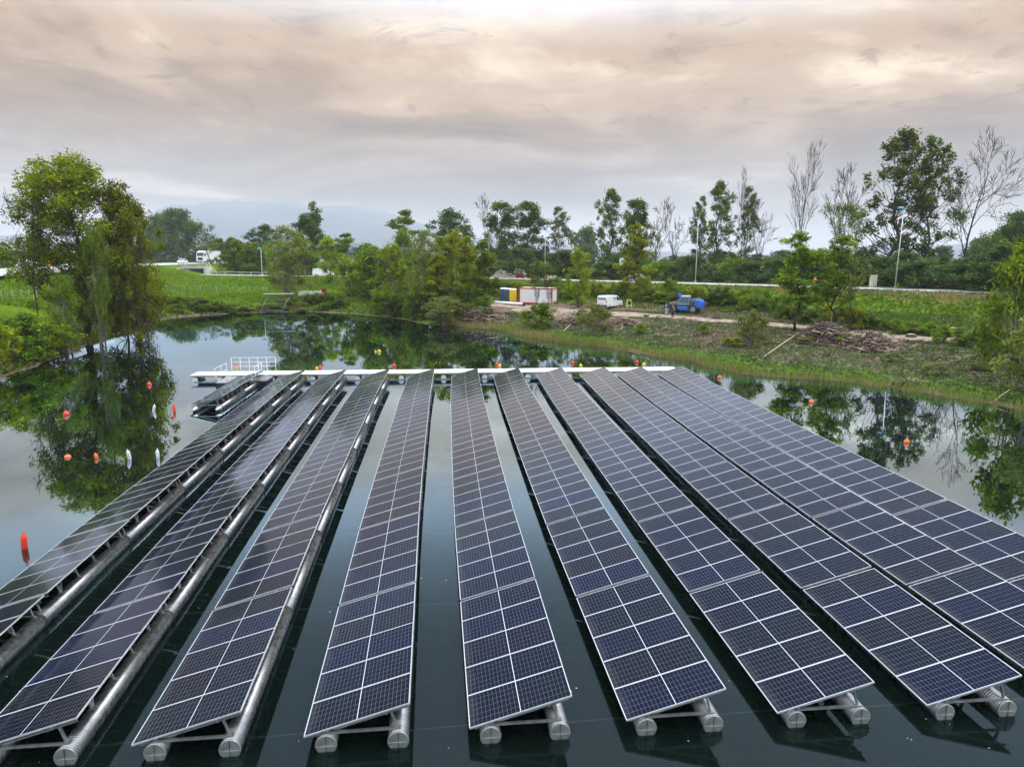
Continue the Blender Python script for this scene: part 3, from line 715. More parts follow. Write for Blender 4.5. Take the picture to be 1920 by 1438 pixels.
def tree_proto(name, seed, H, env, n_clump, clump_r, n_leaf, leaf_size, mat, bark, trunks=1, lean=0.05, r0=None, cb=0.2, flat=0.72, skip=0.0, tip=0.0, rise=0.7, bare_tips=0, droop=0.0):
    """env(t, ang) -> crown radius (m) at relative height t in 0..1"""
    rr = np.random.default_rng(seed); r0 = r0 or H*0.014
    wood = MB(); stems = []
    for s in range(trunks):
        a = rr.uniform(0, 6.28); l = lean*(1 if trunks == 1 else rr.uniform(1.5, 4.5))
        top = np.array([math.cos(a)*l*H, math.sin(a)*l*H, H*rr.uniform(0.82, 0.97)])
        base = np.array([math.cos(a), math.sin(a), 0])*(0.0 if trunks == 1 else r0*2.2)
        base[2] = -0.25
        pth = branch_path(rr, base, top, 7, 0.0, 0.035)
        rs = r0*(1.0 if trunks == 1 else rr.uniform(0.45, 0.75))
        wood.tube(pth, [rs*(1.35 if i == 0 else 1)*(1-i/7.6)+0.012 for i in range(8)], 7 if trunks == 1 else 5)
        stems.append((pth, rs))
    lob = rr.uniform(0, 6.28, 6)
    Cs, Rs = [], []
    tries = 0
    while len(Cs) < n_clump and tries < n_clump*8:
        tries += 1
        t = cb+(1-cb)*rr.uniform(0, 1)**0.85; a = rr.uniform(0, 6.28)
        R = env(t)*(0.78+0.22*math.sin(3*a+lob[0]+t*5)+0.16*math.sin(5*a+lob[1]-t*9))
        if rr.uniform() < skip: continue
        rho = R*math.sqrt(rr.uniform(0.10, 1.0))
        pth, rs = stems[len(Cs) % len(stems)]
        ctr = np.array(pth[min(7, int(t*7.2))]) if trunks > 1 else np.array(pth[min(7, int(t*7))])*np.array([1, 1, 0])+np.array([0, 0, t*H])
        if trunks > 1: ctr = np.array([ctr[0]*0.5, ctr[1]*0.5, t*H])
        c = ctr+np.array([math.cos(a)*rho, math.sin(a)*rho, 0]); Cs.append(c); Rs.append(clump_r*rr.uniform(0.6, 1.3)*(1-tip*t))
        # limb
        hs = max(H*cb*0.55, c[2]-rho*rise-0.04*H); i = min(6, int(hs/H*7.6)); f = min(1, max(0, hs/H*7.6-i)); q0 = np.array(pth[i])*(1-f)+np.array(pth[i+1])*f
        rb = max(0.015, rs*(1-i/7.6)*0.42*min(1, rho/(env(t)+1e-6)+0.3))
        bp_ = branch_path(rr, q0, c, 4, -0.06+droop, 0.06)
        wood.tube(bp_, [rb*(1-j/4.6)+0.006 for j in range(5)], 4, caps=False)
        for _ in range(3+bare_tips):
            d = rr.normal(0, 1, 3); d[2] = abs(d[2])*0.8; d /= np.linalg.norm(d)
            wood.tube([bp_[3], c*0.4+bp_[3]*0.6+d*clump_r*0.5, c+d*clump_r*(0.9 if not bare_tips else 1.6)], [rb*0.3+0.006, 0.011, 0.005], 3, caps=False)
    Cs, Rs = np.array(Cs), np.array(Rs)
    L, T = [], []
    if n_leaf:
        per = np.maximum(3, (n_leaf*Rs**2/np.sum(Rs**2))).astype(int)
        for c, r, m in zip(Cs, Rs, per):
            d = rr.normal(0, 1, (m, 3)); d /= np.linalg.norm(d, axis=1)[:, None]
            rad = r*rr.uniform(0.15, 1, (m, 1))**0.5
            # ragged: leaves sit on a few sprays inside the clump
            sp = rr.normal(0, 1, (6, 3)); sp /= np.linalg.norm(sp, axis=1)[:, None]
            pull = sp[rr.integers(0, 6, m)]
            d = d*0.62+pull*0.55
            q = c+d*rad*np.array([1, 1, flat]); q[:, 2] -= droop*rr.uniform(0, 2.2, m)*r
            L.append(q); T.append(np.clip(rr.normal(0.5, 0.20, m)+rr.normal(0, 0.16), 0, 1))
        L = np.concatenate(L); T = np.concatenate(T)
        L[:, 2] = np.maximum(L[:, 2], 0.12)
        cm = quads_mesh(name+'_crown', leaf_faces(rr, L, leaf_size), mat, T)
    else: cm = None
    tm = wood.mesh(name+'_trunk', bark)
    return dict(crown=cm, trunk=tm, H=H, R=max(env(t) for t in np.linspace(cb, 1, 20)))
def bare_proto(name, seed, H, bark, spread=0.42, levels=4, n0=13, leaf=None):
    rr = np.random.default_rng(seed); w = MB(); tips = []
    def grow(p, d, L, r, lev):
        n = 4; pts = [p]; q = np.array(p, float); dd = d.copy()
        for i in range(n):
            dd = dd+rr.normal(0, 0.10, 3)+np.array([0, 0, 0.07]); dd /= np.linalg.norm(dd); q = q+dd*L/n; pts.append(q.copy())
        w.tube(pts, [max(0.030, r*(1-i/(n+0.8))) for i in range(n+1)], 5 if lev == 0 else 3, caps=False)
        if lev >= levels-1: tips.append(q); return
        m = n0 if lev == 0 else (7 if lev == 1 else 5)
        for i in range(m):
            t = (0.28+0.72*(i+rr.uniform())/m) if lev == 0 else rr.uniform(0.25, 1.0)
            j = min(n-1, int(t*n)); f = t*n-j; s = np.array(pts[j])*(1-f)+np.array(pts[j+1])*f
            ax = np.cross(dd, rr.normal(0, 1, 3)); ax /= np.linalg.norm(ax)
            nd = dd*(1-spread)+ax*spread*rr.uniform(0.8, 1.5)+np.array([0, 0, 0.16]); nd /= np.linalg.norm(nd)
            grow(s, nd, L*rr.uniform(0.36, 0.52)*(1.15-0.55*t if lev == 0 else 0.95), r*(1-t*0.7)*0.5, lev+1)
    grow(np.array([0, 0, -0.2]), np.array([rr.normal(0, 0.02), rr.normal(0, 0.02), 1.0]), H*0.92, H*0.0125, 0)
    cm = None
    if leaf:
        tp = np.array(tips); tp = tp[tp[:, 2] < H*leaf[2]]; m = leaf[0]
        C = tp[rr.integers(0, len(tp), m)]+rr.normal(0, H*0.018, (m, 3)); cm = quads_mesh(name+'_crown', leaf_faces(rr, C, 0.30), leaf[1], np.clip(rr.normal(0.5, 0.25, m), 0, 1))
    return dict(crown=cm, trunk=w.mesh(name+'_trunk', bark), H=H, R=H*0.31)
def dome(w, lo=0.0, pk=0.45, p=0.6):
    """rounded envelope: radius w at relative height pk"""
    return lambda t: w*max(0.02, 1-abs((t-pk)/((1-pk) if t > pk else (pk-lo+1e-3)))**2.2)**p
PROTO = {
 'hero':   tree_proto('hero', 1, 21, dome(7.4, -0.1, 0.58, 0.5), 195, 1.42, 35000, 0.31, M['leaf_hero'], M['bark'], 1, 0.03, 0.30, 0.12, 0.9, 0.04),
 'hero_b': tree_proto('hero_b', 2, 18, dome(5.4, -0.05, 0.55, 0.55), 112, 1.28, 18500, 0.32, M['leaf_hero'], M['bark'], 2, 0.03, 0.30, 0.14, 0.75, 0.05),
 'open_a': tree_proto('open_a', 3, 28, dome(6.4, 0.05, 0.60, 0.55), 120, 1.10, 9500, 0.44, M['leaf_dark'], M['bark'], 1, 0.02, 0.36, 0.18, 1.0, 0.05),
 'open_b': tree_proto('open_b', 4, 27, dome(4.6, 0.05, 0.62, 0.6), 85, 1.05, 6500, 0.44, M['leaf_dark'], M['bark'], 1, 0.03, 0.30, 0.18, 1.05, 0.05),
 'open_c': tree_proto('open_c', 5, 20, dome(4.6, 0.0, 0.60, 0.55), 110, 1.15, 10500, 0.44, M['leaf_dark'], M['bark'], 1, 0.03, 0.24, 0.14, 1.0, 0.04),
 'open_d': tree_proto('open_d', 6, 18, dome(4.2, 0.0, 0.58, 0.6), 100, 1.10, 9500, 0.42, M['leaf_far'], M['bark'], 1, 0.04, 0.22, 0.12, 1.0, 0.04),
 'round':  tree_proto('round', 7, 20, dome(8.2, 0.0, 0.45, 0.5), 170, 1.7, 15000, 0.58, M['leaf_far'], M['bark'], 1, 0.02, 0.3, 0.08, 1.0),
 'round_b': tree_proto('round_b', 8, 12, dome(5.2, 0.0, 0.42, 0.5), 80, 1.35, 9000, 0.46, M['leaf_mid'], M['bark'], 1, 0.02, 0.2, 0.06, 0.8),
 'willow': tree_proto('willow', 9, 13, dome(5.0, 0.0, 0.50, 0.5), 100, 1.10, 14000, 0.26, M['leaf_olive'], M['bark_pale'], 3, 0.035, 0.26, 0.10, 0.95, 0.04, 0, 0.8, 0, 0.10),
 'leaner': tree_proto('leaner', 22, 12, dome(4.2, 0.05, 0.55, 0.5), 90, 1.0, 11000, 0.26, M['leaf_hero'], M['bark'], 5, 0.045, 0.30, 0.16, 0.95, 0.04),
 'willow_b': tree_proto('willow_b', 10, 9, dome(3.3, 0.0, 0.52, 0.5), 62, 0.85, 8000, 0.22, M['leaf_mid'], M['bark_pale'], 4, 0.05, 0.20, 0.14, 0.95, 0.05, 0, 0.8, 0, 0.08),
 'slim':   tree_proto('slim', 11, 11, dome(2.1, 0.05, 0.55, 0.65), 66, 0.66, 5200, 0.26, M['leaf_bright'], M['bark_grey'], 1, 0.03, 0.085, 0.24, 0.8, 0.05),
 'slim_b': tree_proto('slim_b', 12, 11, dome(1.9, 0.05, 0.58, 0.65), 70, 0.62, 5400, 0.25, M['leaf_mid'], M['bark_grey'], 1, 0.03, 0.085, 0.30, 0.8, 0.08),
 'bright': tree_proto('bright', 13, 11, dome(3.8, 0.0, 0.48, 0.55), 70, 1.0, 8000, 0.30, M['leaf_bright'], M['bark'], 2, 0.04, 0.16, 0.08, 0.8),
 'column': tree_proto('column', 14, 18, dome(2.0, 0.0, 0.50, 0.45), 60, 1.0, 5500, 0.42, M['leaf_dark'], M['bark'], 1, 0.01, 0.2, 0.10, 1.0),
 'tuft':   tree_proto('tuft', 15, 16, dome(2.6, 0.45, 0.80, 0.55), 34, 0.95, 3600, 0.38, M['leaf_mid'], M['bark'], 1, 0.03, 0.16, 0.48, 0.75, 0.05),
 'shrub':  tree_proto('shrub', 16, 3.2, dome(2.2, -0.2, 0.38, 0.5), 40, 0.62, 4200, 0.21, M['leaf_mid'], M['bark'], 6, 0.10, 0.07, 0.10, 0.85),
 'shrub_b': tree_proto('shrub_b', 17, 3.4, dome(1.9, -0.2, 0.40, 0.5), 36, 0.60, 3800, 0.21, M['leaf_dark'], M['bark'], 6, 0.10, 0.07, 0.10, 0.85),
 'shrub_o': tree_proto('shrub_o', 18, 3.4, dome(2.0, -0.2, 0.45, 0.5), 40, 0.55, 3800, 0.19, M['leaf_olive'], M['bark_pale'], 7, 0.10, 0.06, 0.12, 0.9, 0, 0, 0.7, 1, 0.05),
 'shrub_y': tree_proto('shrub_y', 19, 3.4, dome(2.1, -0.2, 0.42, 0.5), 40, 0.58, 4000, 0.20, M['leaf_bright'], M['bark'], 6, 0.10, 0.06, 0.10, 0.9),
 'shrub_f': tree_proto('shrub_f', 20, 6.5, dome(4.2, -0.2, 0.40, 0.45), 50, 1.15, 4200, 0.42, M['leaf_far'], M['bark'], 5, 0.08, 0.10, 0.06, 0.85),
 'shrub_m': tree_proto('shrub_m', 21, 6.0, dome(4.0, -0.2, 0.42, 0.45), 50, 1.10, 4200, 0.40, M['leaf_mid'], M['bark'], 5, 0.08, 0.10, 0.06, 0.85),
 'bare_a': bare_proto('bare_a', 31, 24, M['bark_grey'], 0.40, 4, 15),
 'bare_b': bare_proto('bare_b', 32, 16, M['bark_grey'], 0.50, 4, 11),
 'bare_c': bare_proto('bare_c', 33, 22, M['bark_grey'], 0.52, 4, 14, (900, M['leaf_dark'], 0.62)),
 'half':   bare_proto('half', 34, 17, M['bark_grey'], 0.42, 4, 14, (2600, M['leaf_mid'], 0.80)),
 'thin':   bare_proto('thin', 35, 13, M['bark_grey'], 0.45, 4, 9, (700, M['leaf_olive'], 1.0)),
}
trng = random.Random(21)
def tree(kind, px, dist, top_py, w_px, label, group=None, name='tree', cat='tree', base_py=None, rot=None, drop=0.0):
    P_ = PROTO[kind]
    if base_py is not None:
        x, y, z = ground_at(px, base_py); dist = math.hypot(x, y)
    else:
        x, y = at_range(px, dist); z = float(hz(x, y))
    z -= drop
    top = z_of(px, top_py, dist); depth = dist
    sz = max(0.12, (top-z)/(P_['H']*0.99)); sw = w_px*depth/F_PX/(2*P_['R']*0.98)
    e = empty(name, (x, y, z), trng.uniform(0, 6.28) if rot is None else rot, label, cat, group)
    e.scale = (sw, sw, sz)
    place('trunk' if name != 'shrub' else 'stem', P_['trunk'], e)
    if P_['crown']: place('crown' if name != 'shrub' else 'foliage', P_['crown'], e)
    return e
TREES = [
 # left bank group
 ('hero', 150, 97, 303, 226, 'tallest dark green tree of the left bank group, standing over the water'),
 ('hero_b', 236, 93, 352, 114, 'rounded olive green tree on the right side of the left bank group'),
 ('leaner', 256, 90, 440, 82, 'multi-stemmed olive green willow leaning over the water at the left bank'),
 ('thin', 62, 92, 385, 60, 'thin sparse tree with few leaves at the left of the left bank group'),
 ('willow_b', 112, 82, 520, 62, 'small mid-green willow in front of the left bank group'),
 ('willow_b', 176, 88, 435, 62, 'pale-stemmed green tree in front of the big dark left tree'),
 # far left
 ('round', 345, 390, 397, 100, 'large rounded blue-green tree behind the motorway right of the left bank group'),
 ('round', 298, 420, 408, 70, 'pale green tree half hidden behind the left bank group'),
 ('half', 397, 245, 446, 48, 'thin brownish tree in front of the motorway lorry'),
 ('round_b', 440, 225, 449, 66, 'bright green bushy tree right of the motorway lorry'),
 ('round_b', 474, 222, 458, 64, 'dense green tree beside the left lamp post'),
 ('open_d', 496, 300, 424, 62, 'tall blue-green tree behind the left lamp post'),
 ('willow', 548, 140, 430, 118, 'large silvery green willow behind the metal ramp on the far shore'),
 ('column', 588, 255, 382, 34, 'narrow dark columnar tree rising behind the silvery willow'),
 ('open_d', 575, 190, 408, 62, 'olive green tree between the willow and the columnar tree'),
 ('bright', 612, 170, 445, 60, 'yellow-green tree right of the columnar tree'),
 ('tuft', 646, 165, 440, 44, 'slender tree with a leafy top in front of the small green hill'),
 ('round_b', 695, 135, 466, 90, 'broad mid-green tree on the far shore right of the slender one'),
 ('tuft', 758, 195, 398, 54, 'tall tree with a dark tuft of leaves at its top, centre of the far shore'),
 ('willow_b', 757, 150, 430, 70, 'green tree just below the tall tufted tree'),
 ('bright', 738, 124, 462, 80, 'fresh green tree by the water left of the central thicket'),
 ('willow', 805, 116, 440, 90, 'leafy olive green tree in the central thicket, left part'),
 ('bright', 845, 112, 438, 84, 'yellow-green tree in the middle of the central thicket'),
 ('slim', 880, 108, 448, 62, 'slim yellow-green tree right of the middle of the central thicket'),
 ('slim_b', 908, 106, 455, 60, 'slim green tree at the right end of the central thicket'),
 ('slim', 820, 108, 480, 56, 'young pale-stemmed tree at the front of the central thicket'),
 ('open_d', 850, 235, 398, 92, 'wide dark tree in the back row, first from left behind the thicket'),
 ('open_c', 935, 228, 382, 78, 'tall dark tree in the back row behind the thicket, left of the middle'),
 ('open_c', 985, 225, 382, 86, 'broadest dark tree in the back row behind the rubble heap'),
 ('open_b', 1044, 222, 392, 56, 'narrow dark tree in the back row beside the lamp post'),
 ('bare_b', 925, 240, 378, 46, 'bare twiggy tree top poking out of the back row'),
 ('shrub_f', 1098, 420, 434, 80, 'distant bluish tree between the back row and the tall pair'),
 ('bright', 1086, 118, 470, 56, 'yellow-green young tree between the container and the white van'),
 ('slim', 1192, 122, 424, 66, 'tall yellow-green tree behind the white van in front of the road sign'),
 ('open_a', 1148, 190, 361, 86, 'tall dark tree left of a pair beyond the road, above the sign'),
 ('open_c', 1192, 196, 377, 70, 'rounder dark tree right of the pair beyond the road'),
 ('thin', 1228, 180, 425, 40, 'small thin tree right of the dark pair beyond the road'),
 ('bare_b', 1268, 186, 386, 62, 'bare tree left of the second lamp post from the right'),
 ('open_a', 1340, 184, 347, 84, 'tall dark leafy tree directly behind the second lamp post from the right'),
 ('open_b', 1312, 190, 372, 40, 'narrow dark tree touching the left of the leafy one by the lamp post'),
 ('open_b', 1396, 184, 356, 46, 'sparse dark tree right of the leafy one by the lamp post'),
 ('bare_a', 1388, 192, 344, 34, 'bare pole-like tree top between two dark leafy trees'),
 ('bare_b', 1424, 180, 378, 62, 'spreading bare tree left of the tall bare one'),
 ('bare_a', 1495, 172, 306, 66, 'tallest bare tree with upswept branches, right of centre'),
 ('half', 1570, 150, 346, 72, 'half-bare tree with a twiggy top left of the biggest right tree'),
 ('open_a', 1668, 165, 256, 150, 'biggest dark tree on the right side beyond the road'),
 ('open_b', 1738, 163, 266, 88, 'tall dark tree leaning right beside the biggest right tree'),
 ('bare_c', 1805, 155, 297, 112, 'large bare tree with a few leaves near the right edge'),
 ('round', 1896, 215, 404, 90, 'dark rounded tree at the right edge beyond the road'),
 # young trees on the right bank
 ('slim_b', 1490, 0, 440, 86, 'young green tree with a thin trunk left of the big brush pile', 622),
 ('slim_b', 1560, 0, 446, 84, 'young green tree growing out of the big brush pile', 618),
 ('thin', 1592, 0, 480, 44, 'thin sapling right of the tree in the big brush pile', 624),
 ('thin', 1003, 0, 505, 26, 'thin sapling in front of the white container, left of two', 612),
 ('thin', 1026, 0, 505, 26, 'thin sapling in front of the white container, right of two', 614),
]
for row_ in TREES:
    kind, px, d, top, w, lab = row_[:6]
    tree(kind, px, d, top, w, lab, base_py=row_[6] if len(row_) > 6 else None)
# shrubs one can tell apart
SHRUBS = [
 ('shrub', 1010, 618, 575, 78, 'rounded green shrub at the waterside below the container'),
 ('shrub_o', 1108, 630, 572, 74, 'grey-green willow shrub between two brush piles'),
 ('shrub_o', 830, 612, 560, 92, 'greyish twiggy shrub leaning over the water at the thicket'),
 ('shrub_o', 1402, 652, 585, 66, 'silvery willow shrub on the bank right of the telehandler'),
 ('shrub', 1905, 690, 470, 150, 'big leafy shrub at the right edge of the bank'),
 ('shrub_o', 1925, 745, 600, 120, 'greyish shrub over the reeds at the right edge'),
 ('shrub_y', 1460, 560, 545, 0, None),
]
for kind, px, by, top, w, lab in SHRUBS:
    if lab: tree(kind, px, 0, top, w, lab, name='shrub', cat='shrub', base_py=by)
# shrubs that nothing tells apart, by place
LOOK = {'shrub': 'mid-green', 'shrub_b': 'dark green', 'shrub_o': 'grey-green', 'shrub_y': 'yellow-green', 'shrub_m': 'leafy green', 'shrub_f': 'bluish green', 'bright': 'bright green', 'open_d': 'airy bluish green', 'round': 'rounded bluish green'}
NTH = 'first second third fourth fifth sixth seventh eighth ninth tenth eleventh twelfth thirteenth fourteenth fifteenth sixteenth seventeenth eighteenth nineteenth twentieth'.split()
def nth(i):
    return NTH[i] if i < 20 else 'twenty-'+NTH[i-20] if i < 29 else 'thirtieth' if i == 29 else 'thirty-'+NTH[i-30] if i < 39 else 'fortieth' if i == 39 else 'forty-'+NTH[i-40]
def thicket(n, kinds, pxs, dists, hts, ws, label, group, seed):
    r = random.Random(seed); cnt = 0; is_tree = group in ('wooded skyline', 'trees beyond the motorway')
    for i in range(n):
        t = (i+r.uniform(0.1, 0.9))/n
        px = pxs[0]+(pxs[1]-pxs[0])*t; d0 = dists[0]+(dists[1]-dists[0])*t; d = d0+r.uniform(-dists[2], dists[2])
        x, y = at_range(px, d); z = float(hz(x, y)); h = r.uniform(*hts); w = r.uniform(*ws)
        if z < 0.05: continue
        kd = r.choice(kinds); P_ = PROTO[kd]
        lab = '%s %s, %s from the left %s' % (LOOK[kd], 'tree' if is_tree else 'bush', nth(cnt), label); cnt += 1
        e = empty('tree' if is_tree else 'shrub', (x, y, z), r.uniform(0, 6.28), lab, 'tree' if is_tree else 'shrub', group); s = w/(2*P_['R']); e.scale = (s, s, h/P_['H'])
        place('trunk' if is_tree else 'stem', P_['trunk'], e); place('crown' if is_tree else 'foliage', P_['crown'], e)
thicket(20, ('shrub', 'shrub_b', 'shrub_o', 'shrub_y'), (-40, 190), (66, 88, 5), (2.2, 4.6), (3.5, 5.5), 'in the scrub under the left trees', 'left bank scrub', 1)
thicket(12, ('shrub', 'shrub_b', 'shrub_o'), (180, 300), (92, 108, 5), (1.8, 4.0), (3.0, 5.0), 'under the leaning willow', 'scrub under the leaning willow', 2)
thicket(44, ('shrub_b', 'shrub', 'shrub_o'), (285, 640), (131, 134, 3.5), (0.7, 1.5), (2.2, 3.8), 'on the far shore bank', 'brambles on the far shore', 3)
thicket(26, ('shrub_b', 'shrub', 'shrub_m', 'shrub_b'), (610, 915), (124, 104, 5), (2.4, 5.5), (3.5, 6.0), 'in the central waterside thicket', 'central waterside thicket', 4)
thicket(10, ('shrub_m', 'bright', 'shrub_y'), (640, 900), (140, 125, 8), (5.0, 8.0), (5.0, 7.0), 'behind the central thicket', 'bushes behind the central thicket', 5)
thicket(34, ('shrub_b', 'shrub', 'shrub_b', 'shrub_y'), (905, 1500), (138, 106, 4), (1.6, 3.2), (3.2, 5.2), 'in the hedge below the road', 'hedge below the road', 6)
thicket(12, ('shrub', 'shrub_b', 'shrub_y'), (1400, 1640), (112, 92, 5), (1.2, 3.2), (2.4, 4.0), 'behind the big brush pile', 'shrubs behind the big brush pile', 7)
thicket(14, ('shrub', 'shrub_b'), (1640, 1960), (92, 76, 5), (0.7, 1.6), (2.0, 3.6), 'on the right grassy slope', 'low bushes on the right slope', 8)
thicket(46, ('shrub_f', 'shrub_m', 'shrub_f'), (900, 1960), (182, 128, 9), (3.5, 7.0), (7.0, 11.0), 'in the belt beyond the road', 'greenery belt beyond the road', 9)
thicket(26, ('shrub_f', 'open_d', 'round'), (600, 1960), (330, 300, 50), (8.0, 15.0), (12, 20), 'in the distant wooded skyline', 'wooded skyline', 10)
thicket(14, ('shrub_f', 'round', 'shrub_f'), (-120, 290), (330, 430, 40), (8.0, 13.0), (13, 22), 'beyond the motorway', 'trees beyond the motorway', 11)
thicket(10, ('shrub_f', 'shrub_m'), (400, 640), (270, 250, 20), (5.0, 9.0), (8, 13), 'beyond the slip road', 'bushes beyond the slip road', 12)
thicket(8, ('shrub', 'shrub_o', 'shrub_y'), (1180, 1900), (84, 62, 6), (0.6, 1.3), (1.4, 2.6), 'on the cleared right bank', 'regrowth on the cleared bank', 13)

# trees of the left bank that go on beyond the picture's edge; the left panels mirror them
for i, (px, d) in enumerate(((-300, 78), (-400, 74), (-520, 70), (-680, 66), (-880, 62), (-1150, 60), (-260, 125), (-420, 110), (-700, 100))):
    tree(('hero_b', 'hero', 'round_b', 'willow', 'hero_b')[i % 5], px, d, 484-(13+(i*37) % 6)/d*F_PX+6/d*F_PX, 11/d*F_PX, '%s tree from the picture edge in the left bank belt that the panels mirror' % nth(i), 'left bank belt')

# ================================================================ GROUND COVER (uncountable)
def scatter(name, label, mat, n, region, blades, hgt, wid, tintf, seed, lean=0.35, cat='grass'):
    """region(rr, n) -> xy candidates; blades per tuft; real little blade triangles"""
    rr = np.random.default_rng(seed); P = region(rr, n)
    z = hz(P[:, 0], P[:, 1]); keep = z > 0.0
    P, z = P[keep], z[keep]; m = len(P)
    C = np.repeat(np.concatenate([P, z[:, None]], 1), blades, 0); N = len(C)
    a = rr.uniform(0, 6.28, N); rad = rr.uniform(0, 0.22, N)[:, None]
    C = C+np.stack([np.cos(a), np.sin(a), np.zeros(N)], 1)*rad
    h = hgt*rr.uniform(0.5, 1.3, (N, 1))*np.repeat(rr.uniform(0.6, 1.3, m), blades)[:, None]
    a2 = rr.uniform(0, 6.28, N); side = np.stack([np.cos(a2), np.sin(a2), np.zeros(N)], 1)*wid*rr.uniform(0.6, 1.4, (N, 1))
    tipo = rr.normal(0, lean, (N, 3)); tipo[:, 2] = 1
    V = np.stack([C-side-np.array([0, 0, 0.05]), C+side-np.array([0, 0, 0.05]), C+tipo*h], 1)
    t = tintf(rr, np.repeat(P, blades, 0), np.repeat(rr.uniform(0, 1, m), blades))
    o = place(name, quads_mesh(name, V, mat, np.clip(t+rr.normal(0, 0.06, N), 0, 1), nv=3)); tag(o, label, cat, kind='stuff'); return o
def px_region(x0, x1, d0, d1, zlo=0.12, zhi=9):
    def f(rr, n):
        px = rr.uniform(x0, x1, n); d = np.sqrt(rr.uniform(d0**2, d1**2, n))
        dr = np.array([RGT*((q-960)/F_PX)+UPV*((719-484)/F_PX)+FWD for q in px]); dr = dr[:, :2]/np.linalg.norm(dr[:, :2], axis=1)[:, None]
        P = dr*d[:, None]; z = hz(P[:, 0], P[:, 1]); return P[(z > zlo) & (z < zhi)]
    return f
def no_track(f, w=2.6):
    tr = np.array([t[:2] for t in TRACK])
    def g(rr, n):
        P = f(rr, n); dm = np.full(len(P), 1e9)
        for A, B in zip(tr[:-1], tr[1:]): dm = np.minimum(dm, seg_dist(P, A, B)[0])
        za, da = road_field(P, ROAD_A, 5.5, 0.1); zb_, db_ = road_field(P, ROAD_B, 5.5, 0.1)
        return P[(dm > w+rr.normal(0, 0.4, len(P))) & (da > 4.6) & (db_ > 9.5)]
    return g
def patchy(P, s=0.35): return bumps(P, s, 1.0)
scatter('bank_weeds', 'rough weeds and cut brush covering the cleared right bank', M['weeds'], 46000, no_track(px_region(900, 2050, 44, 112, 0.1, 2.6)), 6, 0.20, 0.045,
        lambda rr, P, u: np.where(patchy(P) > 0.55, 0.10+0.15*u, 0.42+0.45*u+0.12*patchy(P, 0.8)), 41, 0.9, 'weeds')
scatter('slope_grass', 'long green grass on the slopes below the roads', M['grass'], 42000, no_track(px_region(880, 2050, 72, 165, 1.7, 5.2)), 5, 0.34, 0.05,
        lambda rr, P, u: np.where(patchy(P, 0.22)+0.3*patchy(P, 0.7) > 0.45, 0.17, 0.22+0.22*u+0.22*np.clip(patchy(P, 0.12), -0.6, 1)+0.12*patchy(P, 0.6)-0.12*sstep(2.4, 4.4, hz(P[:, 0], P[:, 1]))), 42, 0.6)
scatter('meadow_grass', 'bright green meadow grass on the left slope', M['grass'], 52000, no_track(px_region(-80, 700, 112, 215, 1.2, 7.2)), 4, 0.30, 0.07,
        lambda rr, P, u: 0.55+0.35*u+0.10*patchy(P, 0.25), 43, 0.5)
scatter('bank_brambles', 'low tangled greenery on the far and left pond banks', M['grass'], 26000, px_region(-140, 720, 58, 136, 0.06, 1.9), 6, 0.32, 0.06,
        lambda rr, P, u: np.where(u > 0.82, 0.08, 0.26+0.42*u), 44, 0.9, 'weeds')
def shore_region(band, sel):
    def f(rr, n):
        i = rr.integers(0, len(SH), n); t = rr.uniform(0, 1, (n, 1)); A, B = SH[i], SH[(i+1) % len(SH)]
        P = A+(B-A)*t; d = B-A; nrm = np.stack([-d[:, 1], d[:, 0]], 1)/np.linalg.norm(d, axis=1)[:, None]
        P = P+nrm*rr.uniform(-band[0], band[1], (n, 1)); return P[sel(P)]
    return f
def reed_sel(P): return (P[:, 0] > -2) & (P[:, 1] > 25)
def reeds_at(name, label, n, band, hgt, wid, tf, seed):
    rr = np.random.default_rng(seed); P = shore_region(band, reed_sel)(rr, n)
    dens = bumps(P, 0.22, 1.0)+0.5*bumps(P, 0.9, 1.0); P = P[dens > -0.45+rr.normal(0, 0.2, len(P))]
    z = np.maximum(hz(P[:, 0], P[:, 1]), -0.25); N = len(P)
    h = hgt*rr.uniform(0.55, 1.25, N)*(1+0.35*np.clip(bumps(P, 0.5, 1.0), -1, 1))
    a2 = rr.uniform(0, 6.28, N); side = np.stack([np.cos(a2), np.sin(a2), np.zeros(N)], 1)*wid; C = np.concatenate([P, z[:, None]], 1)
    tip = rr.normal(0, 0.16, (N, 3)); tip[:, 2] = 1; mid = C+np.stack([tip[:, 0]*0.25, tip[:, 1]*0.25, np.full(N, 0.55)], 1)*h[:, None]
    top = C+tip*h[:, None]
    lo = np.stack([C-side, C+side, mid+side*0.8, mid-side*0.8], 1); hi = np.stack([mid-side*0.8, mid+side*0.8, top+side*0.05, top-side*0.05], 1)
    t0, t1 = tf(rr, P)
    o = place(name, quads_mesh(name, np.concatenate([lo, hi]), M['reeds'], np.clip(np.concatenate([t0, t1]), 0, 1))); tag(o, label, 'reeds', kind='stuff')
reeds_at('reeds', 'reeds along the right shore, straw coloured at the water', 46000, (0.5, 1.1), 0.85, 0.020,
         lambda rr, P: ((rr.uniform(0.2, 0.62, len(P))), np.where(np.clip(bumps(P, 0.16, 1.0), -1, 1)+rr.normal(0, 0.3, len(P)) > -0.25, rr.uniform(0.6, 1.0, len(P)), rr.uniform(0.25, 0.5, len(P)))), 51)
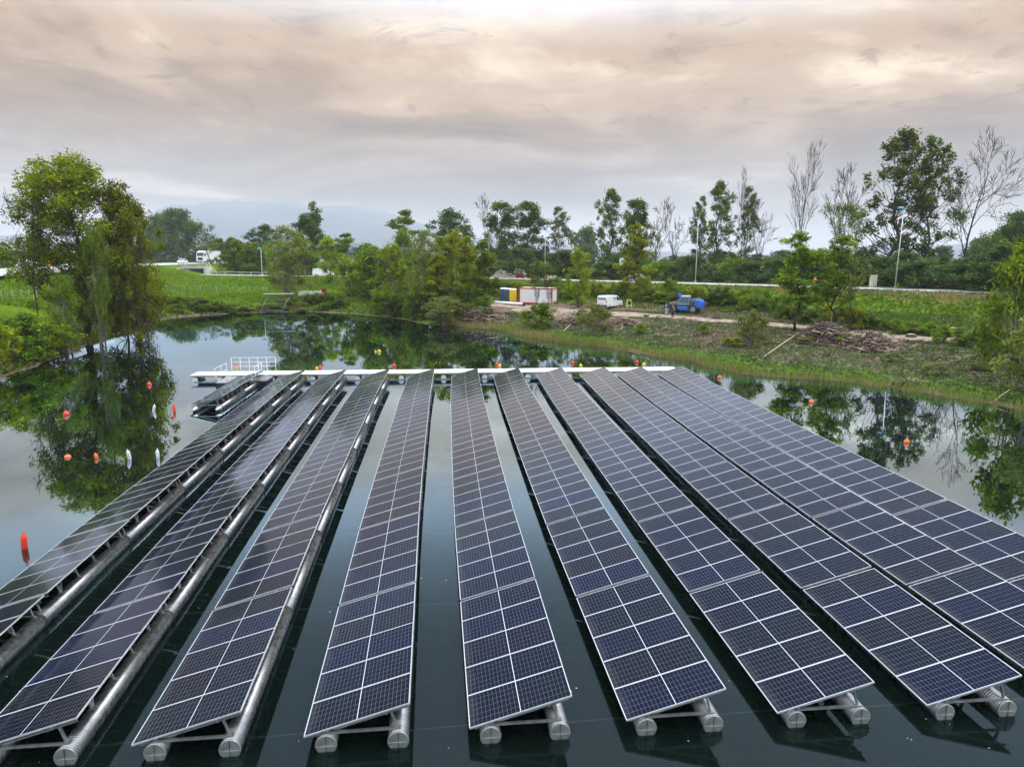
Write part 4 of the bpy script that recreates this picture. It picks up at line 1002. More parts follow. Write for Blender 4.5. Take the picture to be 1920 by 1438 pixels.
# twigs and bark along the bare left shore and the cleared bank
def litter(name, label, n, region, L, seed, tlo, thi):
    rr = np.random.default_rng(seed); P = region(rr, n); z = hz(P[:, 0], P[:, 1])+0.03; N = len(P); a = rr.uniform(0, 6.28, N); l = L*rr.uniform(0.3, 1.5, (N, 1))
    d = np.stack([np.cos(a), np.sin(a), rr.normal(0, 0.15, N)], 1)*l; w = np.stack([-np.sin(a), np.cos(a), np.zeros(N)], 1)*0.022*rr.uniform(0.6, 1.8, (N, 1)); C = np.concatenate([P, z[:, None]], 1)
    u = np.array([0, 0, 0.03])
    V = np.concatenate([np.stack([C-d-w, C-d+u, C+d+u, C+d-w], 1), np.stack([C-d+u, C-d+w, C+d+w, C+d+u], 1)])
    t = np.tile(rr.uniform(tlo, thi, N), 2); o = place(name, quads_mesh(name, V, M['sticks'], t)); tag(o, label, 'twigs', kind='stuff')
litter('twig_litter', 'brown twigs and bark strewn along the bare left shore', 2600, px_region(-160, 260, 50, 98, 0.03, 0.9), 0.35, 61, 0.2, 1.0)
litter('twig_litter', 'cut twigs strewn over the cleared right bank', 5200, px_region(880, 2050, 46, 108, 0.3, 2.0), 0.40, 62, 0.3, 1.0)

# ================================================================ BRUSH PILES, STUMPS, LOGS
def brush(px, py, w, dpt, h, n, label, seed, tlo=0.0, thi=0.95):
    x, y, z = ground_at(px, py); rr = np.random.default_rng(seed); Vs = []; Ts = []
    for i in range(n):
        q = rr.normal(0, 0.42, 2); q = q/max(1, np.linalg.norm(q)/1.05); hh = h*max(0.02, 1-np.dot(q, q))*rr.uniform(0.15, 1.05)
        c = np.array([q[0]*w/2, q[1]*dpt/2, hh]); a = rr.normal(0, 0.7)+rr.choice([0, math.pi/2])*0.6; L = rr.uniform(0.4, 1.5); r = rr.uniform(0.015, 0.055)
        d = np.array([math.cos(a), math.sin(a), rr.normal(-0.05, 0.22)])*L/2; s = np.array([-math.sin(a), math.cos(a), 0])*r; u = np.array([0, 0, r*1.2]); bow = np.array([0, 0, rr.normal(0, 0.06)])
        A, B, m = c-d, c+d, c+bow
        for p0, p1 in ((A, m), (m, B)):
            Vs += [[p0-s, p0+u, p1+u, p1-s], [p0+u, p0+s, p1+s, p1+u], [p0-s, p1-s, p1+s, p0+s]]
            Ts += [0]*3
        t = min(1, max(0, rr.uniform(tlo, thi) if rr.uniform() > 0.06 else 1.0)); Ts[-6:] = [t]*6
    e = place('brush_pile', quads_mesh('brush_pile', np.array(Vs), M['sticks'], Ts), None, (x, y, z-0.05), (0, 0, -YAW)); tag(e, label, 'brush pile')
    return e
brush(905, 602, 8.0, 5.0, 2.0, 1100, 'dark heap of cut branches under the thicket, by the white tube', 71)
brush(1072, 609, 6.0, 4.0, 0.9, 520, 'low heap of cut branches between the round shrub and the willow shrub', 72)
brush(1166, 610, 6.0, 4.5, 1.0, 760, 'reddish heap of cut branches in front of the white van', 73, 0.2, 1.0)
brush(1548, 640, 6.2, 6.0, 1.9, 1500, 'dark brown half of the big brush pile on the right bank', 74, 0.0, 0.6)
brush(1628, 650, 6.2, 6.0, 1.5, 1500, 'pale reddish half of the big brush pile on the right bank', 75, 0.35, 1.0)
brush(1705, 720, 2.4, 1.2, 0.35, 160, 'small rusty patch of dead branches at the right waterline', 76, 0.3, 0.9)
def stump(px, py, r, h, label):
    x, y, z = ground_at(px, py); e = empty('tree_stump', (x, y, z), 0, label, 'stump', 'freshly cut stumps')
    b = MB(); n = 11; rr = random.Random(px); prof = []
    rad = [r*rr.uniform(0.85, 1.15) for _ in range(n)]
    vs = [(rad[k]*(1.25 if q == 0 else 1)*math.cos(6.283*k/n), rad[k]*(1.25 if q == 0 else 1)*math.sin(6.283*k/n), (-0.1 if q == 0 else h)) for q in range(2) for k in range(n)]
    b._add(vs, [(k, (k+1) % n, n+(k+1) % n, n+k) for k in range(n)]); b.build('bark', M['bark'], e)
    b = MB(); b._add([(v[0]*0.96, v[1]*0.96, h+0.006+0.02*math.sin(i)) for i, v in enumerate(vs[n:])], [list(range(n))]); b.build('cut_face', M['wood'], e)
stump(1510, 602, 0.34, 0.22, 'pale stump at the foot of the hedge left of the big brush pile'); stump(1590, 606, 0.36, 0.22, 'pale stump just behind the big brush pile')
stump(1676, 613, 0.38, 0.2, 'flat pale stump in the grass right of the big brush pile'); stump(1788, 618, 0.4, 0.18, 'broad flat stump in the bright grass at the right')
stump(1708, 633, 0.40, 0.35, 'tall pale stump by the track right of the big brush pile'); stump(1212, 594, 0.36, 0.3, 'pale stump beside the track left of the two people')
stump(1236, 593, 0.32, 0.12, 'low flat stump beside the person in pale trousers'); stump(1640, 618, 0.3, 0.15, 'low stump behind the pale half of the big brush pile')
def pole(name, a, b_, r, mat, label, cat):
    a, b_ = Vector(a), Vector(b_); m = MB(); m.tube([(0, 0, 0), (b_-a)*0.5+Vector((0, 0, 0.03)), b_-a], [r, r*0.95, r*0.7], 7); o = m.build(name, mat, None, a); return tag(o, label, cat)
p0, p1 = ground_at(1432, 671), ground_at(1497, 632)
pole('fallen_pole', (p0[0], p0[1], p0[2]+0.1), (p1[0], p1[1], p1[2]+0.45), 0.05, M['wood'], 'long pale pole lying on the bank towards the big brush pile', 'pole')
p0 = ground_at(1558, 614); pole('stake', (p0[0], p0[1], p0[2]-0.1), (p0[0], p0[1], p0[2]+2.3), 0.06, M['wood'], 'upright pale wooden stake behind the big brush pile', 'stake')
for q, (xa, ya, xb, yb, lab) in enumerate(((1165, 620, 1172, 604, 'short bleached branch standing out of the reddish brush heap'), (1057, 622, 1070, 613, 'pale bent branch lying at the low brush heap'), (1538, 648, 1546, 632, 'pale branch leaning on the front of the big brush pile'), (1862, 757, 1892, 741, 'thin bare branch hanging into the water at the right'))):
    p0, p1 = ground_at(xa, ya), ground_at(xb, yb); pole('branch', (p0[0], p0[1], p0[2]+0.1), (p1[0], p1[1], p1[2]+0.35), 0.045, M['wood'], lab, 'branch')

# ================================================================ VEHICLES
def wheel_meshes(r, w):
    b = MB(); b.tube([(0, -w/2, 0), (0, -w/2+0.03, 0), (0, w/2-0.03, 0), (0, w/2, 0)], [r*0.93, r, r, r*0.93], 20)
    b2 = MB(); b2.tube([(0, -w/2-0.012, 0), (0, w/2+0.012, 0)], r*0.58, 14); b2.tube([(0, -w/2-0.03, 0), (0, w/2+0.03, 0)], r*0.18, 8)
    return b.mesh('tyre', M['rubber']), b2.mesh('rim', M['grey'])
WH = {}
def wheel(e, x, y, r, w, rim_mat=None):
    if (r, w) not in WH: WH[(r, w)] = wheel_meshes(r, w)
    t, m = WH[(r, w)]; o = place('wheel', t, e, (x, y, r)); place('rim', m, o)
def tumble(h0, h1, k):
    return lambda x, z: max(0.0, (z-h0)/(h1-h0))*k
def car(loc, heading, paint_m, label, L=4.3, W=1.78, H=1.46, cat='car', group=None):
    e = empty('car', loc, heading, label, cat, group); h = L/2
    body = [(-h, 0.32), (-h+0.02, 0.75), (-h+0.12, 0.95), (-h*0.42-0.35, 0.98), (h*0.42, 0.96), (h-0.15, 0.78), (h, 0.55), (h, 0.28), (h-0.25, 0.22), (-h+0.2, 0.22)]
    bevel(MB().prism(body, -W/2, W/2, 0, lambda x, z: 0.05 if z > 0.9 else 0.0).build('body', paint_m, e), 0.06)
    cab = [(-h+0.25, 0.96), (-h+0.75, H-0.06), (-h+1.1, H), (h*0.10, H), (h*0.22, H-0.05), (h*0.52, 0.95)]
    bevel(MB().prism(cab, -W/2+0.05, W/2-0.05, 0, tumble(0.95, H, 0.16)).build('roof', paint_m, e), 0.04)
    for s in (-1, 1):
        gl = [(-h+0.55, 1.00), (-h+0.85, H-0.12), (-h*0.12, H-0.11), (-h*0.12, 1.0)]; gl2 = [(-h*0.08, 1.0), (-h*0.08, H-0.11), (h*0.16, H-0.13), (h*0.42, 1.0)]
        for g in (gl, gl2):
            b = MB(); k0 = tumble(0.95, H, 0.16)
            b._add([(x, s*(W/2-0.05-k0(x, z)+0.012), z) for x, z in g], [(0, 1, 2, 3) if s > 0 else (3, 2, 1, 0)]); b.build('side_window', M['glass'], e)
    b = MB(); b._add([(h*0.50, -W/2+0.14, 1.0), (h*0.50, W/2-0.14, 1.0), (h*0.235, W/2-0.24, H-0.08), (h*0.235, -W/2+0.24, H-0.08)], [(0, 1, 2, 3)])
    b.v = [(x+0.015, y, z) for x, y, z in b.v]; b.build('windscreen', M['glass'], e)
    b = MB(); b._add([(-h+0.30, -W/2+0.14, 1.0), (-h+0.30, W/2-0.14, 1.0), (-h+0.70, W/2-0.22, H-0.1), (-h+0.70, -W/2+0.22, H-0.1)], [(3, 2, 1, 0)])
    b.v = [(x-0.02, y, z+0.01) for x, y, z in b.v]; b.build('rear_window', M['glass'], e)
    for s in (-1, 1):
        MB().box((h-0.06, s*(W/2-0.25), 0.64), (0.14, 0.34, 0.12)).build('headlight', M['buoy_white'], e); MB().box((-h+0.05, s*(W/2-0.2), 0.78), (0.14, 0.30, 0.14)).build('tail_light', M['tail'], e)
        for x in (-h+0.82, h-0.85): wheel(e, x, s*(W/2-0.12), 0.32, 0.22)
    return e
def van(loc, heading, label, L=4.9, W=1.92, H=1.92, letters=False, group=None):
    e = empty('van', loc, heading, label, 'van', group); h = L/2
    prof = [(-h, 0.35), (-h+0.02, 1.1), (-h+0.14, H-0.10), (-h+0.3, H), (h*0.28, H), (h*0.42, H-0.08), (h*0.72, 1.16), (h-0.12, 0.98), (h, 0.70), (h, 0.30), (h-0.2, 0.24), (-h+0.15, 0.24)]
    bevel(MB().prism(prof, -W/2, W/2, 0, tumble(1.0, H, 0.12)).build('body', M['car_white'], e), 0.06)
    k0 = tumble(1.0, H, 0.12)
    def side(poly, name, mat, d=0.012):
        for s in (-1, 1):
            b = MB(); b._add([(x, s*(W/2-k0(x, z)+d), z) for x, z in poly], [tuple(range(len(poly))) if s > 0 else tuple(reversed(range(len(poly))))]); b.build(name, mat, e)
    side([(h*0.22, 1.18), (h*0.22, H-0.2), (h*0.40, H-0.22), (h*0.62, 1.18)], 'side_window', M['glass'])
    b = MB(); b._add([(h*0.71, -W/2+0.12, 1.2), (h*0.71, W/2-0.12, 1.2), (h*0.44, W/2-0.2, H-0.12), (h*0.44, -W/2+0.2, H-0.12)], [(0, 1, 2, 3)]); b.v = [(x+0.015, y, z) for x, y, z in b.v]; b.build('windscreen', M['glass'], e)
    if letters:
        side([(-h*0.18, 1.25), (-h*0.18, 1.60), (h*0.12, 1.60), (h*0.12, 1.25)], 'side_window', M['lettering'])
        b = MB(); b.box((-h+0.02, 0, 1.45), (0.03, 1.35, 0.34), 0, 0, -0.10); b.build('rear_window', M['lettering'], e)
        b = MB()
        for i in range(7): b.box((-h-0.003+0.012, -0.48+i*0.16, 1.46), (0.02, 0.085, 0.14), 0, 0, -0.10)
        b.build('lettering', M['white'], e)
        b = MB(); b.box((-h-0.005, 0, 0.80), (0.02, 0.52, 0.11)); b.build('number_plate', M['yellow'], e)
        for s in (-1, 1):
            b = MB()
            for i in range(5): b.box((-h*0.13+i*0.12, s*(W/2-k0(0, 1.42)+0.018), 1.42), (0.07, 0.012, 0.15))
            b.build('lettering', M['white'], e)
    for s in (-1, 1):
        MB().box((-h+0.0, s*(W/2-0.10), 1.0), (0.06, 0.12, 0.42)).build('tail_light', M['tail'], e); MB().box((h-0.08, s*(W/2-0.22), 0.80), (0.16, 0.30, 0.16)).build('headlight', M['glass'], e)
        MB().box((h*0.55, s*(W/2+0.10), 1.25), (0.12, 0.16, 0.2)).build('mirror', M['dark'], e)
        for x in (-h+0.85, h-0.92): wheel(e, x, s*(W/2-0.12), 0.33, 0.22)
    MB().box((-h-0.02, 0, 0.42), (0.12, W-0.1, 0.2)).build('bumper', M['dark'], e); return e
def lorry(loc, heading, label, length=12.5):
    e = empty('lorry', loc, heading, label, 'lorry', 'lorries on the motorway')
    cabp = [(4.4+0.0, 0.5), (4.4, 3.6), (4.75, 3.85), (6.1, 3.55), (6.65, 2.2), (6.7, 0.5)]
    bevel(MB().prism(cabp, -1.22, 1.22).build('cab', M['car_white'], e), 0.08)
    b = MB(); b._add([(6.64, -1.05, 2.25), (6.64, 1.05, 2.25), (6.18, 1.05, 3.35), (6.18, -1.05, 3.35)], [(0, 1, 2, 3)]); b.v = [(x+0.03, y, z) for x, y, z in b.v]; b.build('windscreen', M['glass'], e)
    MB().box((6.72, 0, 1.35), (0.06, 1.5, 0.8)).build('grille', M['dark'], e)
    for s in (-1, 1):
        b = MB(); b._add([(5.2, s*1.235, 2.2), (5.2, s*1.235, 3.1), (6.1, s*1.235, 3.1), (6.45, s*1.235, 2.2)], [(0, 1, 2, 3) if s > 0 else (3, 2, 1, 0)]); b.build('side_window', M['glass'], e)
        MB().box((6.5, s*1.4, 2.6), (0.15, 0.2, 0.7)).build('mirror', M['dark'], e)
    bevel(MB().box((4.0-length/2, 0, 2.55), (length, 2.5, 2.75)).build('trailer', M['car_white'], e), 0.04)
    MB().box((4.0-length/2, 0, 1.05), (length-0.6, 0.9, 0.22)).build('chassis', M['dark'], e); MB().box((0.5, 0, 0.75), (2.2, 2.3, 0.6)).build('side_skirt', M['grey'], e)
    for x in (5.6, 3.4, 4.0-length+1.3, 4.0-length+2.6, 4.0-length+3.9):
        for s in (-1, 1): wheel(e, x, s*1.08, 0.5, 0.3)
    return e
def road_spot(R, px, off=0.0):
    best = None
    for A, B in zip(R[:-1], R[1:]):
        for j in range(200):
            p = A+(B-A)*j/200; v = p-np.array([0, 0, CAM_Z]); q = 960+F_PX*(v@RGT)/(v@FWD)
            if v@FWD > 5 and (best is None or abs(q-px) < best[0]): best = (abs(q-px), p, B-A)
    p, d = best[1], best[2]; d = d/np.linalg.norm(d[:2]); n = np.array([-d[1], d[0]])
    return (p[0]+n[0]*off, p[1]+n[1]*off, p[2]+0.034), math.atan2(d[1], d[0])
l, a = road_spot(ROAD_A, 1183, -1.8); car(l, a, M['silver'], 'silver car driving on the road behind the yellow-green tree')
l, a = road_spot(ROAD_A, 858, -1.8); van(l, a, 'white van on the road half hidden by the central thicket', group='white vans')
l, a = road_spot(ROAD_A, 612, 1.8); van(l, a+math.pi, 'white van on the road behind the silvery willow', group='white vans')
l, a = road_spot(ROAD_B, 8, 4.5); car(l, a, M['car_black'], 'black car on the motorway at the left edge')
l, a = road_spot(ROAD_B, 78, 3.0); van(l, a+math.pi, 'white van on the motorway behind the thin left tree', group='white vans')
l, a = road_spot(ROAD_B, 330, -2.0); car((l[0], l[1], l[2]), a+math.pi, M['car_white'], 'white car on the motorway in front of the white lorry')
l, a = road_spot(ROAD_B, 362, -5.0); lorry(l, a+math.pi, 'white articulated lorry on the motorway above the underpass')
l, a = road_spot(ROAD_B, 425, -5.0); lorry(l, a+math.pi, 'white lorry following behind the thin brownish tree')
l, a = road_spot(ROAD_B, 122, -4.0); lorry(l, a+math.pi, 'white lorry glimpsed through the left bank trees')
x, y, z = ground_at(1143, 577)
van((x, y, z+0.04), -YAW+math.radians(52), 'white van with blue rear windows parked by the hedge', letters=True)

# telehandler
x, y, z = ground_at(1284, 587)
T = empty('telehandler', (x, y, z+0.03), -YAW+math.radians(-24)+math.pi, 'blue telescopic handler parked at the foot of the hedge', 'telehandler')
bevel(MB().box((0.0, 0, 0.92), (4.3, 1.05, 0.55)).build('chassis', M['dark'], T), 0.05)
bevel(MB().box((0.15, 0.88, 0.72), (1.5, 0.55, 0.55)).build('side_tank', M['blue'], T), 0.06); bevel(MB().box((0.2, -0.92, 1.0), (1.9, 0.55, 0.9)).build('engine_cover', M['blue'], T), 0.1)
bevel(MB().prism([(-2.65, 0.75), (-2.7, 1.55), (-2.4, 1.95), (-1.55, 2.0), (-1.45, 0.75)], -1.05, 1.05).build('counterweight', M['blue'], T), 0.1)
bevel(MB().prism([(-0.75, 1.15), (-0.8, 2.30), (-0.6, 2.42), (0.45, 2.42), (0.95, 1.55), (0.95, 1.15)], 0.15, 1.02).build('cab', M['grey'], T), 0.05)
for yy in (0.13, 1.04):
    b = MB(); b._add([(-0.65, yy, 1.5), (-0.65, yy, 2.25), (0.38, yy, 2.25), (0.78, yy, 1.55)], [(0, 1, 2, 3) if yy > 0.5 else (3, 2, 1, 0)]); b.build('side_window', M['glass_blue'], T)
b = MB(); b._add([(0.99, 0.24, 1.55), (0.99, 0.94, 1.55), (0.52, 0.94, 2.36), (0.52, 0.24, 2.36)], [(0, 1, 2, 3)]); b.build('windscreen', M['glass_blue'], T)
b = MB(); b._add([(-0.83, 0.24, 1.5), (-0.83, 0.94, 1.5), (-0.84, 0.94, 2.25), (-0.84, 0.24, 2.25)], [(3, 2, 1, 0)]); b.build('rear_window', M['glass_blue'], T)
MB().box((-0.2, 0.58, 2.46), (1.3, 0.95, 0.07)).build('cab_roof', M['white'], T); MB().lathe([(0.06, 0), (0.06, 0.12), (0, 0.14)], (-0.5, 0.4, 2.5)).build('beacon', M['orange'], T)
bm_ = bevel(MB().bar((-2.1, -0.12, 2.05), (2.3, -0.12, 1.25), 0.38, 0.42).build('boom', M['grey'], T), 0.03)
MB().bar((2.2, -0.12, 1.28), (2.75, -0.12, 0.75), 0.30, 0.30).build('boom_tip', M['dark'], bm_)
MB().box((2.85, 0, 0.75), (0.14, 1.5, 0.6)).build('carriage', M['dark'], T); MB().box((0.8, 0.1, 2.55), (0.5, 0.6, 0.5)).build('work_head', M['blue'], bm_)
for s in (-0.45, 0.45): MB().box((3.4, s, 0.42), (1.1, 0.12, 0.05)).build('fork', M['dark'], T)
for xx in (-1.35, 1.5):
    for s in (-1, 1): wheel(T, xx, s*1.02, 0.60, 0.42)
    for s in (-1, 1):
        b = MB(); b.tube([(xx+0.70*math.cos(t), s*1.02, 0.60+0.70*math.sin(t)) for t in np.linspace(0.25, 2.9, 8)], 0.04, 5); b.build('mudguard', M['dark'], T)

# people
def skin_obj(name, pts, edges, radii, mat, parent, sub=2):
    me = bpy.data.meshes.new(name); me.from_pydata(pts, edges, []); o = place(name, me, parent); o.data.materials.append(mat)
    m = o.modifiers.new('skin', 'SKIN'); m.use_smooth_shade = True
    for i, v in enumerate(me.skin_vertices[0].data):
        r = radii[i]; v.radius = r if isinstance(r, tuple) else (r, r); v.use_root = (i == 0)
    s = o.modifiers.new('sub', 'SUBSURF'); s.levels = sub; s.render_levels = sub; return o
def person(loc, rz, jacket, trousers, label, H=1.78, arm=0.0):
    e = empty('person', loc, rz, label, 'person', 'people on the track'); e.scale = (H/1.78,)*3
    legs = [(0, 0, 0.92), (0.09, 0, 0.86), (0.105, 0.02, 0.48), (0.11, -0.02, 0.10), (0.12, 0.14, 0.04), (-0.09, 0, 0.86), (-0.11, 0.01, 0.48), (-0.12, -0.03, 0.10), (-0.14, 0.13, 0.04)]
    up_ = [(0, 0, 1.10), (0, 0.0, 1.38), (0, 0.0, 1.50), (0, 0.01, 1.60), (0, 0.015, 1.68), (0, 0.01, 1.74), (0.19, 0, 1.43), (0.25, -0.02, 1.14), (0.22, 0.12+arm, 0.94), (0.21, 0.16+arm, 0.86), (-0.19, 0, 1.43), (-0.25, -0.02, 1.14), (-0.22, 0.10, 0.94), (-0.21, 0.13, 0.86)]
    pts = legs+up_; E_ = [(0, 1), (1, 2), (2, 3), (3, 4), (0, 5), (5, 6), (6, 7), (7, 8), (0, 9), (9, 10), (10, 11), (11, 12), (12, 13), (13, 14), (10, 15), (15, 16), (16, 17), (17, 18), (10, 19), (19, 20), (20, 21), (21, 22)]
    R_ = [(0.15, 0.11), 0.09, 0.062, 0.045, 0.04, 0.09, 0.062, 0.045, 0.04, (0.15, 0.11), (0.16, 0.11), 0.055, (0.085, 0.10), (0.085, 0.10), 0.055, 0.058, 0.045, 0.035, 0.04, 0.058, 0.045, 0.035, 0.04]
    body = skin_obj('body', pts, E_, R_, M['skin'], e)
    skin_obj('jacket', [(0, 0, 0.93), (0, 0, 1.12), (0, 0, 1.36), (0, 0, 1.48), (0.19, 0, 1.43), (0.25, -0.02, 1.14), (0.22, 0.10+arm, 0.97), (-0.19, 0, 1.43), (-0.25, -0.02, 1.14), (-0.22, 0.08, 0.97)],
             [(0, 1), (1, 2), (2, 3), (2, 4), (4, 5), (5, 6), (2, 7), (7, 8), (8, 9)], [(0.19, 0.14), (0.185, 0.14), (0.20, 0.145), (0.075, 0.075), 0.085, 0.068, 0.056, 0.085, 0.068, 0.056], jacket, e)
    skin_obj('trousers', [(0, 0, 0.95), (0.09, 0, 0.86), (0.105, 0.02, 0.48), (0.11, -0.02, 0.09), (-0.09, 0, 0.86), (-0.11, 0.01, 0.48), (-0.12, -0.03, 0.09)], [(0, 1), (1, 2), (2, 3), (0, 4), (4, 5), (5, 6)],
             [(0.165, 0.125), 0.105, 0.08, 0.068, 0.105, 0.08, 0.068], trousers, e)
    b = MB(); b.lathe([(0.0, 0.115), (0.06, 0.10), (0.098, 0.05), (0.104, 0.0), (0.095, -0.04)], (0, -0.005, 1.70), 14); b.build('hair', M['hair'], e)
    for s in (-1, 1):
        bevel(MB().box((0.12*s+0.01, 0.05, 0.05), (0.10, 0.28, 0.09)).build('shoe', M['dark'], e), 0.03)
        MB().box((0.032*s, 0.108, 1.675), (0.022, 0.012, 0.012)).build('eye', M['dark'], e)
    MB().box((0, 0.115, 1.645), (0.024, 0.03, 0.045)).build('nose', M['skin'], e); MB().box((0, 0.106, 1.605), (0.05, 0.01, 0.010)).build('mouth', M['tail'], e)
    MB().box((0, -0.152, 1.28), (0.22, 0.012, 0.07)).build('back_print', M['white'], e)
x, y, z = ground_at(1249, 592); person((x, y, z+0.04), math.radians(-35), M['jacket_blue'], M['jeans'], 'person in blue jacket and pale trousers standing on the track', 1.78)
x, y, z = ground_at(1261, 596); person((x, y, z+0.04), math.radians(20), M['jacket_black'], M['jacket_black'], 'person dressed in black standing on the track beside the telehandler', 1.82, 0.08)

# ================================================================ SITE EQUIPMENT
x, y, z = ground_at(1004, 570)
c = empty('site_container', (x, y, z), -YAW+math.radians(-24), 'white site container with red frame edges behind the saplings', 'container')
LX, LY, LZ = 6.0, 2.45, 2.75
for sx_, sy_ in ((-1, -1), (1, -1), (1, 1), (-1, 1)): MB().box((sx_*LX/2, LY/2+sy_*LY/2, LZ/2), (0.18, 0.18, LZ)).build('corner_post', M['red'], c)
for zz in (0.12, LZ-0.08):
    for yy in (0, LY): MB().box((0, yy, zz), (LX-0.18, 0.16, 0.24 if zz < 1 else 0.18)).build('frame_rail', M['red'], c)
    for xx in (-LX/2, LX/2): MB().box((xx, LY/2, zz), (0.16, LY-0.18, 0.24 if zz < 1 else 0.18)).build('frame_rail', M['red'], c)
for i in range(6):
    MB().box((-LX/2+0.5+i*1.0, 0.02, LZ/2), (0.985, 0.06, LZ-0.40)).build('wall_panel', M['white'], c); MB().box((-LX/2+0.5+i*1.0, LY-0.02, LZ/2), (0.985, 0.06, LZ-0.40)).build('wall_panel', M['white'], c)
for i in range(2):
    for xx in (-LX/2+0.02, LX/2-0.02): MB().box((xx, LY*(0.28+0.44*i), LZ/2), (0.06, LY*0.43, LZ-0.40)).build('wall_panel', M['white'], c)
MB().box((0, LY/2, LZ-0.03), (LX-0.2, LY-0.2, 0.05)).build('roof', M['white'], c)
x, y, z = ground_at(1037, 566); e = empty('locker', (x, y, z), -YAW-0.3, 'small pale locker box behind the red-framed container', 'locker')
bevel(MB().box((0, 0, 0.95), (1.1, 1.0, 1.9)).build('housing', M['white'], e), 0.03); MB().box((0, -0.51, 0.95), (0.9, 0.03, 1.6)).build('door', M['buoy_white'], e)
def toilet(px, py, mat, label):
    x, y, z = ground_at(px, py); e = empty('portable_toilet', (x, y, z), -YAW-0.25+math.pi*0, label, 'toilet', 'portable toilets')
    bevel(MB().box((0, 0, 1.08), (1.08, 1.1, 2.1)).build('cabin', mat, e), 0.05); MB().box((0, -0.565, 1.05), (0.82, 0.03, 1.85)).build('door', mat, e)
    MB().box((0, 0, 0.06), (1.2, 1.2, 0.12)).build('skid', M['dark'], e); bevel(MB().box((0, 0, 2.2), (1.12, 1.14, 0.20), 0, 0, 0, 0, (0.8, 0.8)).build('roof', M['white'], e), 0.05)
    for s in (-1, 1): MB().box((0.47*s, -0.56, 1.05), (0.05, 0.05, 1.9)).build('corner_trim', mat, e)
toilet(944, 564, M['toilet_blue'], 'slate blue portable toilet, left of the two blue ones'); toilet(953, 565, M['toilet_blue'], 'slate blue portable toilet next to the yellow one'); toilet(962, 566, M['yellow'], 'yellow portable toilet beside the white container')
x0_, y0_, z0_ = ground_at(924, 570); x1_, y1_, z1_ = ground_at(982, 574)
b = MB(); b.tube([(0, 0, 0), (x1_-x0_, y1_-y0_, z1_-z0_)], 0.26, 16); o = b.build('tube', M['white'], None, (x0_, y0_, z0_+0.28)); tag(o, 'long white tube lying beside the track below the toilets', 'tube')
b = MB(); d_ = Vector((x1_-x0_, y1_-y0_, z1_-z0_)).normalized(); b.tube([Vector((x1_-x0_, y1_-y0_, z1_-z0_)), Vector((x1_-x0_, y1_-y0_, z1_-z0_))+d_*0.12], 0.285, 16); b.build('end_ring', M['rubber'], o)
def barrier(px, dist, py, rz, cols, label, s=1.0, zoff=0.0):
    if dist: x, y = at_range(px, dist); z = float(hz(x, y))
    else: x, y, z = ground_at(px, py)
    e = empty('plastic_barrier', (x, y, z+zoff), rz, label, 'barrier', 'red and white plastic barriers'); e.scale = (s, s, s)
    prof = [(-0.24, 0), (-0.24, 0.12), (-0.10, 0.35), (-0.07, 0.8), (0.07, 0.8), (0.10, 0.35), (0.24, 0.12), (0.24, 0)]
    b = MB(); b.prism(prof, -0.62, 0.62); o = bevel(b.build('body', cols, e), 0.03)
    MB().box((0, -0.67, 0.4), (0.08, 0.10, 0.5)).build('hook', cols, e)
_, ra_ = road_spot(ROAD_A, 990)
barrier(976, 171, 0, ra_+math.pi/2, M['red'], 'red plastic barrier at the foot of the rubble heap, left', 1.5); barrier(983, 171, 0, ra_+math.pi/2, M['white'], 'white plastic barrier between the two red ones at the rubble heap', 1.5); barrier(993, 171, 0, ra_+math.pi/2+0.3, M['red'], 'red plastic barrier at the foot of the rubble heap, right', 1.5)
barrier(976, 173, 0, ra_+math.pi/2+0.5, M['white'], 'white plastic barrier stacked above the left red one', 1.4, 1.15)
barrier(1012, 0, 569, 0.4, M['white'], 'white plastic barrier lying at the container corner', 1.1); barrier(1023, 0, 567, 1.2, M['red'], 'red plastic barrier on the grass right of the container', 1.0); barrier(1031, 0, 566, 1.7, M['red'], 'red plastic barrier farther right of the container', 0.9)
barrier(1040, 0, 565, 1.4, M['orange'], 'orange plastic barrier at the end of the row by the container', 0.7)
k = NT('rubble'); f = k.noise(2.2, 6, 0.7, k.obj()); k.base(k.ramp(f, [(0.3, (0.24, 0.19, 0.155)), (0.7, (0.47, 0.40, 0.34))]), 0.95).bump(f, 0.9, 0.3); M['rubble'] = k.m
def heap(px, dist, w, dpt, h, label, seed):
    x, y = at_range(px, dist); z = float(hz(x, y)); rr = np.random.default_rng(seed); n = 34; vs = []
    pk = [(rr.uniform(-0.5, 0.5), rr.uniform(-0.3, 0.3), rr.uniform(0.6, 1.0)) for _ in range(4)]
    for j in range(n):
        for i in range(n):
            u, v_ = i/(n-1)*2-1, j/(n-1)*2-1; q = max(0, 1-max(abs(u), abs(v_))**1.4)
            t = max(p[2]*max(0, 1-1.15*math.hypot(u-p[0], v_-p[1])) for p in pk); vs.append((u*w/2, v_*dpt/2, -0.15+h*min(q*1.6, t)*1.25+rr.normal(0, 0.06)))
    b = MB(); b._add(vs, [(j*n+i, j*n+i+1, (j+1)*n+i+1, (j+1)*n+i) for j in range(n-1) for i in range(n-1)], 0, True); o = b.build('rubble_heap', M['rubble'], None, (x, y, z), -YAW); tag(o, label, 'rubble heap')
heap(952, 178, 11, 7, 3.4, 'large pale heap of rubble beyond the road', 5); heap(1036, 176, 6.0, 5, 1.9, 'small pale heap of gravel right of the lamp post', 6)
